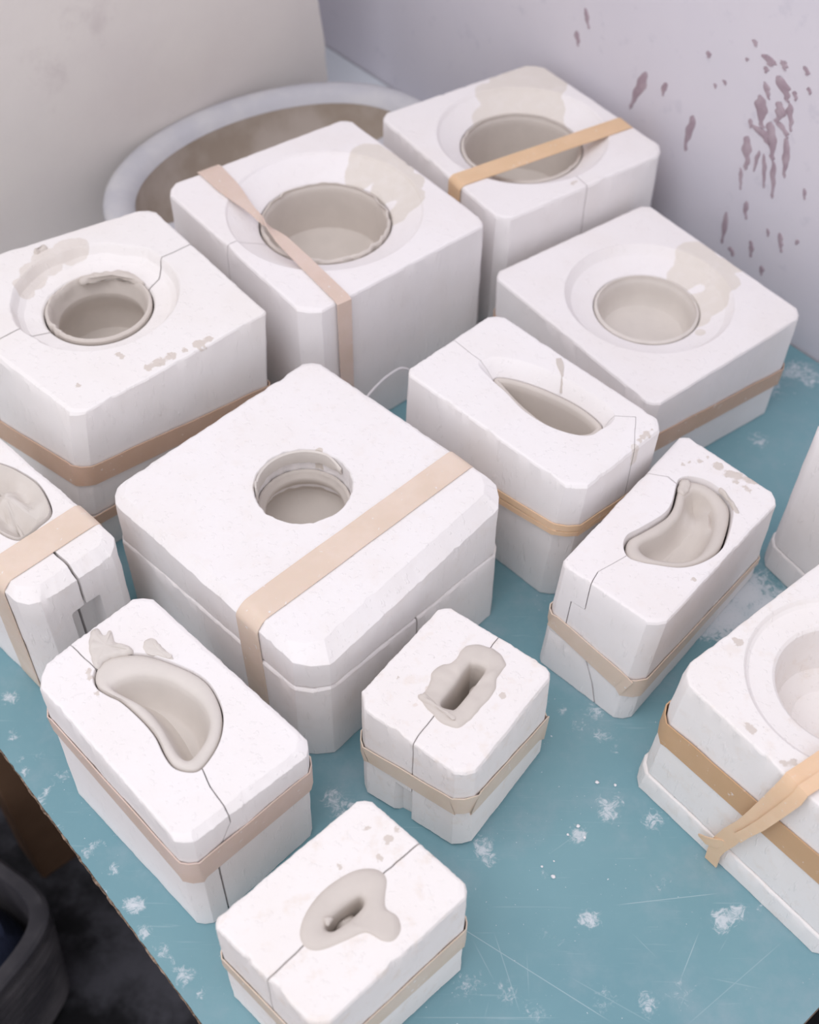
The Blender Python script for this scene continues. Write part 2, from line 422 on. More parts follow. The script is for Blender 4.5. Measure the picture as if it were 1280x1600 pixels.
# glaze drips on the right wall: each its own thin run
m = NT('dried_glaze'); gl = m.done(m.mix(m.ramp(m.noise(60, 3), .35, .7), (.375, .29, .33), (.46, .375, .415)), .6)
DRIPS = [[-0.2893,0.2297,-0.3038,0.1746,0.0121],[-0.2597,0.23,-0.2598,0.2121,0.0072],[-0.2133,0.2092,-0.2149,0.162,0.0096],[-0.3931,0.2659,-0.3842,0.2432,0.0069],[-0.4017,0.2334,-0.3978,0.2153,0.0071],[-0.2095,0.2897,-0.2086,0.2825,0.0074],[-0.1556,0.3259,-0.153,0.3198,0.0069],[-0.1598,0.3037,-0.1597,0.3001,0.0047],[-0.1821,0.2675,-0.18,0.263,0.0057],[-0.1926,0.2588,-0.1912,0.2532,0.0041],[-0.136,0.317,-0.1289,0.307,0.0151],[-0.1149,0.3197,-0.1114,0.3104,0.0081],[-0.1312,0.2882,-0.1205,0.272,0.0069],[-0.1342,0.3047,-0.1331,0.2978,0.0053],[-0.1165,0.3022,-0.0979,0.2795,0.0134],[-0.0885,0.3248,-0.0844,0.3166,0.0064],[-0.0794,0.3058,-0.0755,0.2988,0.0043],[-0.1335,0.272,-0.1219,0.2371,0.0124],[-0.1219,0.2371,-0.1092,0.2235,0.0202],[-0.1054,0.276,-0.1051,0.2516,0.0106],[-0.0964,0.2802,-0.0857,0.2501,0.0067],[-0.0941,0.2947,-0.0895,0.2849,0.0051],[-0.1025,0.2544,-0.0884,0.2418,0.0098],[-0.0884,0.2418,-0.0783,0.1962,0.0076],[-0.1123,0.2496,-0.0995,0.2082,0.0108],[-0.1369,0.2202,-0.1278,0.1802,0.0096],[-0.1173,0.2113,-0.1178,0.1838,0.0047],[-0.1108,0.2105,-0.0997,0.1714,0.0047],[-0.0972,0.2093,-0.0861,0.1651,0.0062],[-0.1351,0.1798,-0.129,0.1539,0.0049],[-0.1382,0.2411,-0.1353,0.2306,0.0047],[-0.1172,0.1447,-0.1129,0.1222,0.0065],[-0.1404,0.1176,-0.1349,0.0738,0.0068],[-0.0642,0.1303,-0.0574,0.1074,0.007],[-0.0515,0.1972,-0.0468,0.1848,0.0045],[-0.0982,0.0998,-0.0925,0.0791,0.0066],[-0.0814,0.1267,-0.0778,0.1171,0.004],[-0.1227,0.0762,-0.1172,0.0663,0.0085],[-0.0765,0.0765,-0.0731,0.0644,0.0065],[-0.0402,0.1345,-0.0416,0.1275,0.0046]]
for di, (s0, z0, s1, z1, wd) in enumerate(DRIPS):
    wd *= 1.3 if -.145 < s0 < -.07 and z0 > .2 else 1.1
    n = 14; L = []; R_ = []
    for k in range(n + 1):
        t = k / n; ww = wd / 2 * (math.sin(math.pi * min(1, t * 1.15 + .12)) ** .6 if t < .75 else .0) if False else wd / 2 * max(.12, (1 - (2 * t - .75) ** 2) if t < .72 else .55 - .5 * (t - .72) / .28 + .35 * math.exp(-((t - .93) / .05) ** 2))
        if t in (0., 1.): ww *= .3
        ww *= 1 + .35 * noise.noise(Vector((di * 3.1, t * 5, 0))); s = s0 + (s1 - s0) * t + noise.noise(Vector((di * 1.7, t * 4, 9))) * wd * .3; z = z0 + (z1 - z0) * t
        L.append((s - ww, z)); R_.append((s + ww, z))
    vs = []; fs = []
    for (a, z), (b, _) in zip(L, R_): vs += [wallpt(a, z, .0001), wallpt(a * .8 + b * .2, z, .0012), wallpt(a * .2 + b * .8, z, .0012), wallpt(b, z, .0001)]
    for k in range(n):
        o = 4 * k; fs += [(o + j, o + j + 1, o + 5 + j, o + 4 + j) for j in range(3)]
    put('glaze_drip', recalc(mesh(vs, fs)), gl, wr)

# ================================================================== TABLE
TE0 = Vector((-.365, .56)); TD = Vector((-.664, .748))                  # long free edge
E0 = Vector((.322, .3415)); ED = WN.copy()                              # short end edge
def isect(p, d, q, e): t = ((q - p).x * e.y - (q - p).y * e.x) / (d.x * e.y - d.y * e.x); return p + d * t
T0 = isect(TE0, TD, E0, ED)                                             # corner at the free edge
Wdt = (W0 - T0).dot(WN) - .002; LEN = (Vector(uv(.3, 1.515)[:2]) - T0).dot(-WT)
def tp(a, b, z=0): p = T0 - WT * a + WN * b; return Vector((p.x, p.y, z))  # a along the long edge, b towards the wall
LEN = 1.40
table = thing('work_table', tp(.8, .45, FLOOR), 'long work table with scratched plaster-dusted teal top and raw brown edge', 'table')
SPL = [(0.1774,0.515,.016,.9),(0.1503,0.4904,.012,.95),(0.1867,0.5244,.009,.9),(0.2153,0.5034,.016,.85),(0.1178,0.455,.006,.8),(0.0682,0.4773,.014,.95),(0.075,0.4658,.012,.8),(0.1783,0.5885,.012,.9),(0.19,0.577,.01,.8),(0.1827,0.5418,.007,.8),(0.1524,0.4155,.012,1.1),(0.2636,0.4182,.014,1.0),(0.276,0.424,.012,1.0),(0.2969,0.428,.008,.9),(0.2143,0.4479,.016,.6),(0.3856,0.9643,.018,.8),(0.3105,0.7274,.05,1.15),(0.335,0.755,.045,1.15),(0.355,0.735,.04,1.1),(0.375,0.715,.03,1.0),(-0.2229,0.4219,.011,1.15),(-0.3386,0.5443,.006,1.1),(-0.3037,0.5404,.012,.75),(-0.28,0.532,.008,.7),(-0.2947,0.523,.009,.7),(-0.259,0.4782,.009,.8),(-0.2118,0.4004,.012,.8),(-0.1758,0.3644,.014,.85),(-0.3216,0.5163,.012,.75),(-0.30,0.49,.014,.65),(-0.3577,0.5797,.008,.95),(-.33,.56,.008,.7),(-.345,.555,.006,1.),(-.315,.527,.006,1.),(-.27,.468,.007,1.),(-.245,.452,.006,1.),(-.25,.435,.005,1.),(-.195,.385,.008,.95),(-.16,.35,.007,1.),(-.185,.375,.005,1.),(-.37,.62,.012,.9),(-.40,.64,.012,.8),(0.1226,0.8836,.014,.7),(0.1745,0.6121,.016,.8),(0.160,0.60,.012,.7),(0.0815,0.3555,.014,.7),(0.1922,0.347,.014,.75),(0.1061,0.3409,.016,.7),(-0.064,0.5235,.014,.85),(-0.0575,0.5052,.012,.85),(-.05,.515,.01,.8),(0.45,1.0792,.03,.85),(0.4591,1.0686,.025,.9),(.42,1.05,.03,.65),(0.1451,0.615,.008,.9),(.16,.35,.02,.7),(.05,.36,.02,.65),(.22,.36,.02,.6),(.12,.40,.02,.55),(.25,.47,.02,.55)]
na, nb = 270, 166; vs = []; fs = []; dust = []
for i in range(na + 1):
    for j in range(nb + 1):
        p = tp(LEN * i / na, Wdt * j / nb); x, y = p.x, p.y; d = .0
        for sx, sy, r, a in SPL:
            q = (x - sx) ** 2 + (y - sy) ** 2
            if q < 6 * r * r: d = max(d, 1.14 * a * math.exp(-q / (r * r)))
        vv = Vector((x, y)).dot(V38); d = max(d, min(1., max(0., (vv - 1.05) / .14)) * 1.7)
        if j == 0: p += Vector((WN.x, WN.y, 0)) * (.0012 * noise.noise(Vector((i * .9, 0, 0))) + .0012)
        vs.append(p); dust.append(d)
for i in range(na):
    for j in range(nb): a = i * (nb + 1) + j; fs.append((a, a + nb + 1, a + nb + 2, a + 1))
# skirt of the sheet
nv = len(vs); rim = [i * (nb + 1) for i in range(na + 1)]; rim2 = list(range(nb + 1))
for lst in (rim, rim2):
    base = len(vs)
    for k in lst: vs.append(vs[k] - Vector((0, 0, .0025))); dust.append(0)
    for k in range(len(lst) - 1): fs.append((lst[k], lst[k + 1], base + k + 1, base + k))
tm = recalc(mesh(vs, fs)); at_ = tm.attributes.new('dust', 'FLOAT', 'POINT'); at_.data.foreach_set('value', dust)
m = NT('teal_table_laminate')
an = m.n.new('ShaderNodeAttribute'); an.attribute_name = 'dust'; da = an.outputs['Fac']
org = table.location
base = m.mix(m.ramp(m.noise(4, 5), .3, .7), (.175, .335, .385), (.215, .385, .43))
base = m.mix(m.math('MULTIPLY', m.ramp(m.noise(13, 6, .65), .45, .75), .55), base, (.33, .43, .48))
f = m.math('ADD', m.math('MULTIPLY', da, .42), m.math('ADD', m.math('MULTIPLY', m.noise(130, 6, .74, dist=1.2), .86), m.math('MULTIPLY', m.noise(48, 4, .6), .36)))
spl = m.math('MULTIPLY', m.ramp(f, .87, 1.10), m.ramp(da, 1.0, 1.3, .84, 1.05))
spk = m.math('MULTIPLY', m.ramp(m.noise(300, 2), .70, .76), m.ramp(m.noise(17, 4), .46, .6))
base = m.mix(m.math('MULTIPLY', m.math('MAXIMUM', spl, spk), .9), base, (.715, .745, .785))
SCR = [((.0312,.4175),(.1655,.3319),.5),((.0731,.4073),(.0933,.3358),.35),((.0631,.3305),(.0687,.3503),.35),((.172,.4278),(.2669,.4403),.45),((.2439,.4098),(.2194,.3625),.45),((.2667,.4048),(.2535,.3861),.3),((.1857,.4063),(.2065,.3828),.3),((.0057,.3346),(.1259,.3362),.3),((.2168,.3424),(.2267,.36),.35),((.055,.40),(.075,.36),.3),((.13,.37),(.2,.33),.25),((.22,.33),(.31,.40),.25),((.10,.39),(.10,.35),.25),((.24,.37),(.29,.36),.25),((.16,.50),(.12,.47),.2)]
smask = None
for a, b, st in SCR:
    A = Vector((a[0] - org.x, a[1] - org.y, 0)); d = Vector((b[0] - a[0], b[1] - a[1], 0)); L = d.length; d.normalize(); nrm = Vector((-d.y, d.x, 0))
    q = m.vmath('SUBTRACT', m.co, tuple(A)); dn = m.math('ABSOLUTE', m.vmath('DOT_PRODUCT', q, tuple(nrm))); al = m.vmath('DOT_PRODUCT', q, tuple(d))
    inside = m.ramp(m.math('ABSOLUTE', m.math('SUBTRACT', al, L / 2)), L / 2, L / 2 - .02)
    k = m.math('MULTIPLY', m.math('MULTIPLY', m.ramp(dn, .00055, .0001), inside), st)
    smask = k if smask is None else m.math('MAXIMUM', smask, k)
mp = m.n.new('ShaderNodeMapping'); m.link(m.co, mp.inputs['Vector']); mp.inputs['Rotation'].default_value = (0, 0, .6); mp.inputs['Scale'].default_value = (4, 120, 1)
fine = m.math('MULTIPLY', m.ramp(m.noise(3, 3, vec=mp.outputs[0], dist=.6), .66, .74), .16)
mp2 = m.n.new('ShaderNodeMapping'); m.link(m.co, mp2.inputs['Vector']); mp2.inputs['Rotation'].default_value = (0, 0, -.9); mp2.inputs['Scale'].default_value = (5, 140, 1)
fine2 = m.math('MULTIPLY', m.ramp(m.noise(3, 3, vec=mp2.outputs[0], dist=.6), .68, .75), .14)
base = m.mix(m.math('MAXIMUM', smask, m.math('MAXIMUM', fine, fine2)), base, (.55, .66, .70))
tmat = m.done(base, m.ramp(spl, 0, 1, .48, .9), m.bump(m.math('ADD', m.noise(220, 3), spl), .12, .0008))
put('table_top', tm, tmat, table, angle=30)
# raw board under the sheet
m = NT('chipboard_edge'); cb = m.done(m.mix(m.ramp(m.noise(130, 4, .7), .35, .7), (.10, .065, .045), (.40, .29, .22)), .9, m.bump(m.noise(200, 4), .9, .002))
vs = []; fs = []; n = 260
for i in range(n + 1):
    o = .0022 * noise.noise(Vector((i * .45, 3, 0))) + .0012 * noise.noise(Vector((i * 1.7, 7, 0))) + .0005
    a = LEN * i / n
    for b, z in ((o - .0006, -.0022), (o + .0012, -.010), (o * .6 + .002, -.024), (Wdt, -.024), (Wdt, -.0028)): vs.append(tp(a, b, z))
for i in range(n): fs += [(5 * i + j, 5 * i + (j + 1) % 5, 5 * i + 5 + (j + 1) % 5, 5 * i + 5 + j) for j in range(5)]
fs += [(0, 1, 2, 3, 4), tuple(5 * n + j for j in range(5))]
put('board', recalc(mesh(vs, fs)), cb, table, angle=50)
m = NT('brown_wood'); bw = m.done(m.mix(m.noise(20, 4, vec=None), (.10, .055, .032), (.17, .10, .06)), .7, m.bump(m.noise(60, 4), .3, .002))
rz = math.atan2(-WT.y, -WT.x)
for a, b in ((.10, .07), (.10, .9), (1.32, .07), (1.32, .9)):
    put('leg', boxmesh(tp(a, b, (FLOOR - .024) / 2), (.06, .06, -FLOOR - .024), rz, .003), bw, table)
for b in (.07, .9): put('apron', boxmesh(tp(.71, b, -.064), (1.16, .025, .08), rz, .002), bw, table)
put('leg', boxmesh(tp(.907, .05, (FLOOR - .024) / 2), (.07, .07, -FLOOR - .024), rz, .004), bw, table)

# ================================================================== MOULDS
TOP = {'A': [[-0.5077, 0.9714], [-0.2794, 1.1048], [-0.141, 0.9372], [-0.3006, 0.7894]], 'B': [[-0.2742, 1.1482], [-0.0787, 1.291], [0.0789, 1.0938], [-0.1028, 0.9367]], 'C': [[-0.0444, 1.312], [0.1496, 1.4392], [0.2915, 1.248], [0.0951, 1.1088]], 'D': [[0.0865, 1.0786], [0.2679, 1.2103], [0.414, 1.0203], [0.2382, 0.878]], 'E': [[-0.0069, 0.8835], [0.0842, 0.9746], [0.2373, 0.8178], [0.148, 0.7292]], 'F': [[0.1319, 0.6767], [0.2609, 0.8378], [0.3404, 0.7564], [0.2102, 0.6067]], 'G': [[-0.0439, 0.5413], [0.0304, 0.6408], [0.1225, 0.573], [0.0475, 0.4696]], 'H': [[-0.1367, 0.352], [-0.0309, 0.4533], [0.0504, 0.3784], [-0.0554, 0.2771]], 'I': [[-0.3026, 0.5471], [-0.2235, 0.6348], [-0.0692, 0.487], [-0.1614, 0.4014]], 'J': [[-0.4639, 0.7447], [-0.3949, 0.8156], [-0.2483, 0.6795], [-0.3174, 0.6086]], 'K': [[0.2111, 0.5459], [0.3728, 0.6799], [0.5348, 0.4766], [0.3731, 0.3425]], 'L': [[0.3611, 0.7981], [0.4687, 0.8673], [0.5244, 0.7807], [0.4168, 0.7114]], 'M': [[-0.2718, 0.7366], [-0.0989, 0.9177], [0.0899, 0.7458], [-0.077, 0.5475]]}
BOT = {'A': [[-0.5298, 0.971], [-0.2906, 1.1045], [-0.1522, 0.937], [-0.3227, 0.789]], 'B': [[-0.2742, 1.1482], [-0.0787, 1.291], [0.0789, 1.0938], [-0.1028, 0.9367]], 'C': [[-0.0444, 1.312], [0.1496, 1.4392], [0.2915, 1.248], [0.0951, 1.1088]], 'D': [[0.0905, 1.0776], [0.2639, 1.2043], [0.4098, 1.015], [0.2312, 0.8872]], 'E': [[-0.0121, 0.8904], [0.0802, 0.9706], [0.2333, 0.8158], [0.1408, 0.7381]], 'F': [[0.1232, 0.6714], [0.2758, 0.8534], [0.3525, 0.7816], [0.1999, 0.5996]], 'G': [[-0.0435, 0.5332], [0.032, 0.6365], [0.1255, 0.5757], [0.05, 0.4724]], 'H': [[-0.1367, 0.352], [-0.0309, 0.4533], [0.0515, 0.3769], [-0.0554, 0.2771]], 'I': [[-0.2997, 0.5341], [-0.211, 0.627], [-0.0735, 0.4929], [-0.1621, 0.4001]], 'J': [[-0.4639, 0.7447], [-0.3949, 0.8156], [-0.2483, 0.6795], [-0.3174, 0.6086]], 'K': [[0.2004, 0.5472], [0.3728, 0.6799], [0.5342, 0.4797], [0.3725, 0.3457]], 'L': [[0.3574, 0.7991], [0.4752, 0.8748], [0.5374, 0.7781], [0.4196, 0.7023]], 'M': [[-0.2746, 0.7426], [-0.1048, 0.9227], [0.0899, 0.7336], [-0.0798, 0.5535]]}
for q_ in (TOP['K'], BOT['K']):
    for a_, b_ in ((0, 3), (1, 2)): q_[b_] = [q_[a_][i] + (q_[b_][i] - q_[a_][i]) * .8 for i in range(2)]
HT = dict(A=.2, B=.193, C=.183, D=.137, E=.174, F=.142, G=.13, H=.14, I=.152, J=.16, K=.17, L=.19, M=.16)
GRP = 'plaster casting molds on the teal table'; GC = 'clay casts inside the molds'; GB = 'rubber bands around the molds'
def spec(k, cham=.006, bev=.0025): return dict(top=TOP[k], bot=BOT[k], h=HT[k], cham=cham, bev=bev)
def centre(k): q = BOT[k]; return (sum(p[0] for p in q) / 4, sum(p[1] for p in q) / 4)
def mold(k, label): c = centre(k); return thing('plaster_mold', (c[0], c[1], 0), label, 'plaster mold', GRP)
def rel(k, lst): c = centre(k); return [(x - c[0], y - c[1], r) for x, y, r in lst]
def edgept(k, e, t, z=None):
    q = TOP[k] if z is None else [V2(BOT[k][i]).lerp(V2(TOP[k][i]), z / HT[k]) for i in range(4)]
    return V2(q[e]).lerp(V2(q[(e + 1) % 4]), t)
def halves(me, seam, side, z0, z1, mat, parent, gap=.0004, shifts=None, name='mold_half', angle=21):
    a = boolean(me.copy(), prism(seam, side, z0, z1, gap, shifts), 'INTERSECT')
    b = boolean(me, prism(seam, side, z0, z1, -gap, shifts), 'DIFFERENCE')
    return put(name, a, mat, parent, angle=angle), put(name, b, mat, parent, angle=angle)
def slot_cut(p, q, wd, h): p, q = V2(p), V2(q); d = q - p; mid = (p + q) / 2; return boxmesh((mid.x, mid.y, h / 2), (d.length, wd, h * 1.4), math.atan2(d.y, d.x), 0)
def clay_thing(k, z, label): c = centre(k); return thing('clay_cast', (c[0], c[1], z), label, 'clay cast', GC)
def solid(me, name, label, cat, mat, group, angle=50):
    vs = [v.co for v in me.vertices]; n = len(vs)
    loc = Vector((sum(v.x for v in vs) / n, sum(v.y for v in vs) / n, min(v.z for v in vs)))
    o = put(name, me, mat, None, loc, angle=angle); return tag(o, label, cat, group)
band_mat = {
    'pale': rubber('pale_rubber', (.76, .62, .505)), 'cream': rubber('cream_rubber', (.70, .585, .47)),
    'tan': rubber('tan_rubber', (.62, .43, .315)), 'amber': rubber('amber_rubber', (.60, .385, .22)), 'honey': rubber('honey_rubber', (.76, .53, .33)), 'peach': rubber('peach_rubber', (.82, .58, .38)), 'rose': rubber('rose_rubber', (.70, .555, .47))}
clay_mat = clay('casting_clay'); clay_wet = clay('damp_casting_clay', (.725, .675, .625))
def cup(c, h, dz, r_out, r_in, dz_in, prof_in, depth, ragged=0., seed=0, z_rag=0., toward=None):
    """clay skin of a cast cup: collar edge at h-dz radius r_out, sloping in to r_in at h-dz_in"""
    zt, zi = h - dz, h - dz_in
    P = [(0, h - depth - .006), (prof_in[-1][0] + .006, h - depth - .005)]
    for r, d in reversed(prof_in[:-1]): P.append((min(r + .006, r_out + .02), h - d))
    P += [(r_out, zt - .012), (r_out, zt - .0015), (r_out - .0012, zt), (r_out - .003, zt + .0004)]
    for t in (.3, .6, .85): P.append((r_out - .003 + (r_in + .002 - r_out + .003) * t, zt + (zi - zt) * t * t))
    P += [(r_in + .0006, zi - .001), (r_in, zi - .003)]
    for r, d in prof_in: P.append((r, h - d))
    P.append((0, h - depth))
    i0 = len(prof_in) + 2
    def wob(ri, a, r, z):
        if abs(ri - i0) <= 4 and ragged:
            e = noise.noise(Vector((math.cos(a) * 3, math.sin(a) * 3, seed))) + .6 * noise.noise(Vector((math.cos(a) * 11, math.sin(a) * 11, seed)))
            f = noise.noise(Vector((math.cos(a) * 6, math.sin(a) * 6, seed + 4)))
            g = 1 if toward is None else max(.06, min(1, .5 + 1.2 * math.cos(a - toward)))
            return r - max(0, e) * ragged * g, z + f * z_rag * g
        return r, z
    return lathe(c, P, 120, wob)

# ---- M: the big flat block in the middle, a slab on two lower halves
k = 'M'; h = HT[k]; t = mold(k, 'largest flat white plaster mold, its slab top crossed by one broad pale band')
S = spec(k, [.012, .012, .016, .022], [.004, .004, .014, .008]); c = (-.096, .7472)
pm = plaster('plaster_slab', (.90, .87, .865), rel(k, [(-.085, .79, .004)]), warm=.12)
slab = layer_mesh(S, [.098, .094, .0875, .113], h, seed=1, bbot=.002, rough=.0008)
def hole_wob(ri, a, r, z):
    e = noise.noise(Vector((math.cos(a) * 5, math.sin(a) * 5, 2.))) * .0018 + noise.noise(Vector((math.cos(a) * 16, math.sin(a) * 16, 2.))) * .0009
    return r + e, z
slab = boolean(slab, lathe(c, [(0, h + .02), (.0455, h + .02), (.0455, h + .0004), (.0442, h - .0015), (.0438, h - .026), (.0435, h - .05), (.055, h - .055), (.055, .07), (0, .07)], 96, hole_wob), 'DIFFERENCE')
put('mold_slab', slab, pm, t, angle=21)
low = layer_mesh(S, 0, [.098, .094, .0875, .113], grow=.0012, btop=.0028, seed=2, rough=.0008)
low = boolean(low, lathe(c, [(0, .2), (.062, .2), (.062, .05), (.03, .02), (0, .02)], 48), 'DIFFERENCE')
mid1, mid2 = edgept(k, 2, .50), edgept(k, 0, .5)
halves(low, [mid1, mid2], (V2(TOP[k][1]) - V2(TOP[k][0])), -.1, .3, pm, t, .0009)
ct = clay_thing(k, .06, 'clay collar sunk inside the small round hole of the largest mold')
put('cup_wall', cup((c[0], c[1]), h, .024, .0432, .0362, .029, [(.0362, .035), (.0395, .041), (.046, .050), (.047, .058), (.038, .066), (.02, .069)], .070, .001, 3), clay_mat, ct)
# thin torn clay skin left on the back of the hole
vs = []; fs = []; n = 40
for i in range(n + 1):
    a = math.radians(40 + 150 * i / n); e = .5 + .5 * noise.noise(Vector((i * .3, 1, 0))); zt_ = h + .0008 + (.004 if i > n - 4 else 0) - (.008 if i < 6 else 0) * (1 - i / 6)
    zb_ = h - .017 + .006 * e
    for r, z in ((.0432, zt_), (.0415, zt_ - .001), (.0405, (zt_ + zb_) / 2), (.0412, zb_), (.0432, zb_ - .002)): vs.append((c[0] + r * math.cos(a), c[1] + r * math.sin(a), z))
for i in range(n): fs += [(5 * i + j, 5 * i + (j + 1) % 5, 5 * i + 5 + (j + 1) % 5, 5 * i + 5 + j) for j in range(5)]
fs += [(0, 1, 2, 3, 4), tuple(5 * n + j for j in range(5))]
put('torn_skin', recalc(mesh(vs, fs)), clay_wet, ct)
def strap(kk, p0, p1, wid, mat, label, off=.0012, zlow=.001, S=None):
    """band in a vertical plane through plan points p0, p1, hugging the sides it crosses (edge FL first, then the far edge)"""
    hh = HT[kk]; p0, p1 = V2(p0), V2(p1); d = (p1 - p0).normalized(); bv = four(S['bev'])
    def cross(z, ins, near):
        q = [V2(BOT[kk][i]).lerp(V2(TOP[kk][i]), z / hh) for i in range(4)]; q = offset_quad(q, [ins] * 4); hits = []
        for i in range(4):
            a, b = q[i], q[(i + 1) % 4]; e = b - a; x = isect(p0, d, a, e.normalized()); t_ = (x - a).dot(e) / e.length_squared
            if -1e-6 <= t_ <= 1 + 1e-6: hits.append(((x - p0).dot(d), x, i))
        hits.sort(key=lambda u: u[0]); return hits[0] if near else hits[-1]
    L3 = []
    for near in (True, False):
        x0 = cross(zlow, -off, near); e = x0[2]; b = bv[e]
        run = [(*x0[1], zlow), (*cross(hh - b, -off, near)[1], hh - b * .9), (*cross(hh, b, near)[1], hh + off)]
        L3 += run if near else run[::-1]
    P = arch_path(L3, 0, .005); wv = Vector((-d.y, d.x, 0))
    w_ = [wid * (1 + .05 * noise.noise(p * 22)) for p in P]
    return solid(ribbon(P, wv, w_), 'rubber_band', label, 'rubber band', mat, GB)
a0 = V2((-.1278, .60685)); a1 = V2((.0509, .78595)); dd = (a1 - a0).normalized()
strap(k, a0, a1, .0275, band_mat['pale'], 'broad pale beige rubber band laid flat over the largest mold top', S=S)

# ---- I: bean opening
k = 'I'; h = HT[k]; t = mold(k, 'white plaster mold with a long bean-shaped clay opening, standing beside the bare table edge')
S = spec(k, [.016, .012, .010, .010], [.003, .004, .006, .003]); pm = plaster('plaster_bean', (.905, .875, .87), rel(k, [(-.178, .533, .001)]), specks=rel(k, [(-.2555, .5515, .0025), (-.253, .545, .002), (-.245, .531, .002)]))
IR = smooth_closed([(-0.25,0.5565),(-0.2505,0.5449),(-0.2459,0.536),(-0.2356,0.5291),(-0.2246,0.5234),(-0.2071,0.508),(-0.1941,0.4934),(-0.1844,0.4768),(-0.1757,0.4666),(-0.1641,0.463),(-0.1552,0.4658),(-0.1464,0.4819),(-0.1428,0.4988),(-0.1448,0.5177),(-0.1546,0.5376),(-0.1673,0.55),(-0.1882,0.5606),(-0.2127,0.5689),(-0.236,0.5685),(-0.2465,0.5633)], 128)
II = smooth_closed([(-0.2347,0.5386),(-0.2281,0.5453),(-0.2134,0.5492),(-0.1939,0.5459),(-0.1775,0.5372),(-0.1622,0.5244),(-0.1539,0.5089),(-0.1541,0.494),(-0.1591,0.4817),(-0.1654,0.4738),(-0.1732,0.477),(-0.1822,0.4897),(-0.1917,0.5042),(-0.2053,0.519),(-0.2219,0.5287),(-0.2312,0.5333)], 128)
def align(P, Q):
    """rotate Q's start so that its points pair with P's"""
    if area2(P) * area2(Q) < 0: Q = Q[::-1]
    n = len(P); best = min(range(n), key=lambda s: sum((P[i] - Q[(i + s) % n]).length_squared for i in range(0, n, 4))); return [Q[(i + best) % n] for i in range(n)]
II = align(IR, II)
zs = [.112, .11, .0985, .100]
body = layer_mesh(S, zs, h, seed=3, rough=.0009, bbot=.0015)
cut = loft([at_z(IR, h + .02), at_z(inset(IR, -.0008, 0), h + .0004), at_z(IR, h - .002), at_z(inset(IR, .001, 1), .02)]); body = boolean(body, cut, 'DIFFERENCE')
seam = [(-.2781, .5771), (-.262, .5625), (-.2502, .5516), (-.2, .51), (-.1561, .4653), (-.148, .4493), (-.1358, .4338)]
halves(body, seam, (1, .8), -.1, .3, pm, t, .0004, [(-.1, (-.01, -.008)), (.105, (-.01, -.008)), (.135, (.002, .001)), (.3, (0, 0))])
low = layer_mesh(S, 0, zs, grow=-.0006, btop=.002, seed=4)
low = boolean(low, loft([at_z(IR, .2), at_z(inset(IR, .002, 1), .04)]), 'DIFFERENCE')
halves(low, [edgept(k, 2, .80) , edgept(k, 0, .24)], (1, .8), -.1, .3, pm, t, .0008)
ct = clay_thing(k, .07, 'pale clay cast lining the long bean-shaped opening beside the table edge')
def mixp(P, Q, t): return [a.lerp(b, t) for a, b in zip(P, Q)]
o1 = inset(IR, .0011, 1); rows = [at_z(inset(IR, .003, 1), .075), at_z(o1, h - .012), at_z(o1, h - .0022), at_z(inset(IR, .0018, 1), h - .0006), at_z(mixp(IR, II, .3), h + .0008), at_z(mixp(IR, II, .62), h + .0008), at_z(mixp(IR, II, .88), h - .0004), at_z(II, h - .0026), at_z(inset(II, .002, 1), h - .008)]
def bean_floor(d): return lambda p: h - d - .016 * max(0., min(1., ((p - V2((-.235, .54))).dot(Vector((.83, -.55)))) / .10)) * (d / .03)
for d_in, d in ((.0045, .014), (.0075, .020), (.011, .025), (.0145, .028)): rows.append(at_z(inset(II, d_in, 2), bean_floor(d)))
put('cast_wall', loft(rows), clay_wet, ct, angle=60)
def patch(pts, z, hgt, seed, mat, parent, name='clay_overflow', n=64, ins=.002, bumpy=.0025):
    P = smooth_closed(pts, n); rag = [p + (p - sum(P, Vector((0, 0))) / n).normalized() * noise.noise(Vector((p.x * 220, p.y * 220, seed))) * .0012 for p in P]
    rows = [at_z(rag, z - .001), at_z(rag, z + hgt * .25)]
    for f, q in ((1, .7), (2, 1.), (3.2, 1.05)): rows.append([Vector((p.x, p.y, z + hgt * q + bumpy * noise.noise(Vector((p.x * 140, p.y * 140, seed))))) for p in inset(rag, ins * f, 2)])
    return put(name, loft(rows), mat, parent, angle=60)
patch([(-.249, .5541), (-.2579, .5693), (-.2602, .5882), (-.2559, .5934), (-.2487, .5852), (-.245, .5917), (-.239, .5803), (-.2278, .5761), (-.2227, .5699), (-.234, .566), (-.2437, .5621)], h, .0035, 1, clay_wet, ct, ins=.0013)
patch([(-.2123, .5701), (-.215, .5808), (-.2081, .584), (-.2008, .5766), (-.1887, .5643), (-.2004, .5666)], h, .0016, 2, clay_wet, ct, ins=.0012, bumpy=.001)
hm = hoop(S, [.1065, .106, .105, .1005], [.0165, .017, .029, .030]); solid(hm, 'rubber_band', 'pale rubber band around the sides of the mold with the long bean opening', 'rubber band', band_mat['rose'], GB)

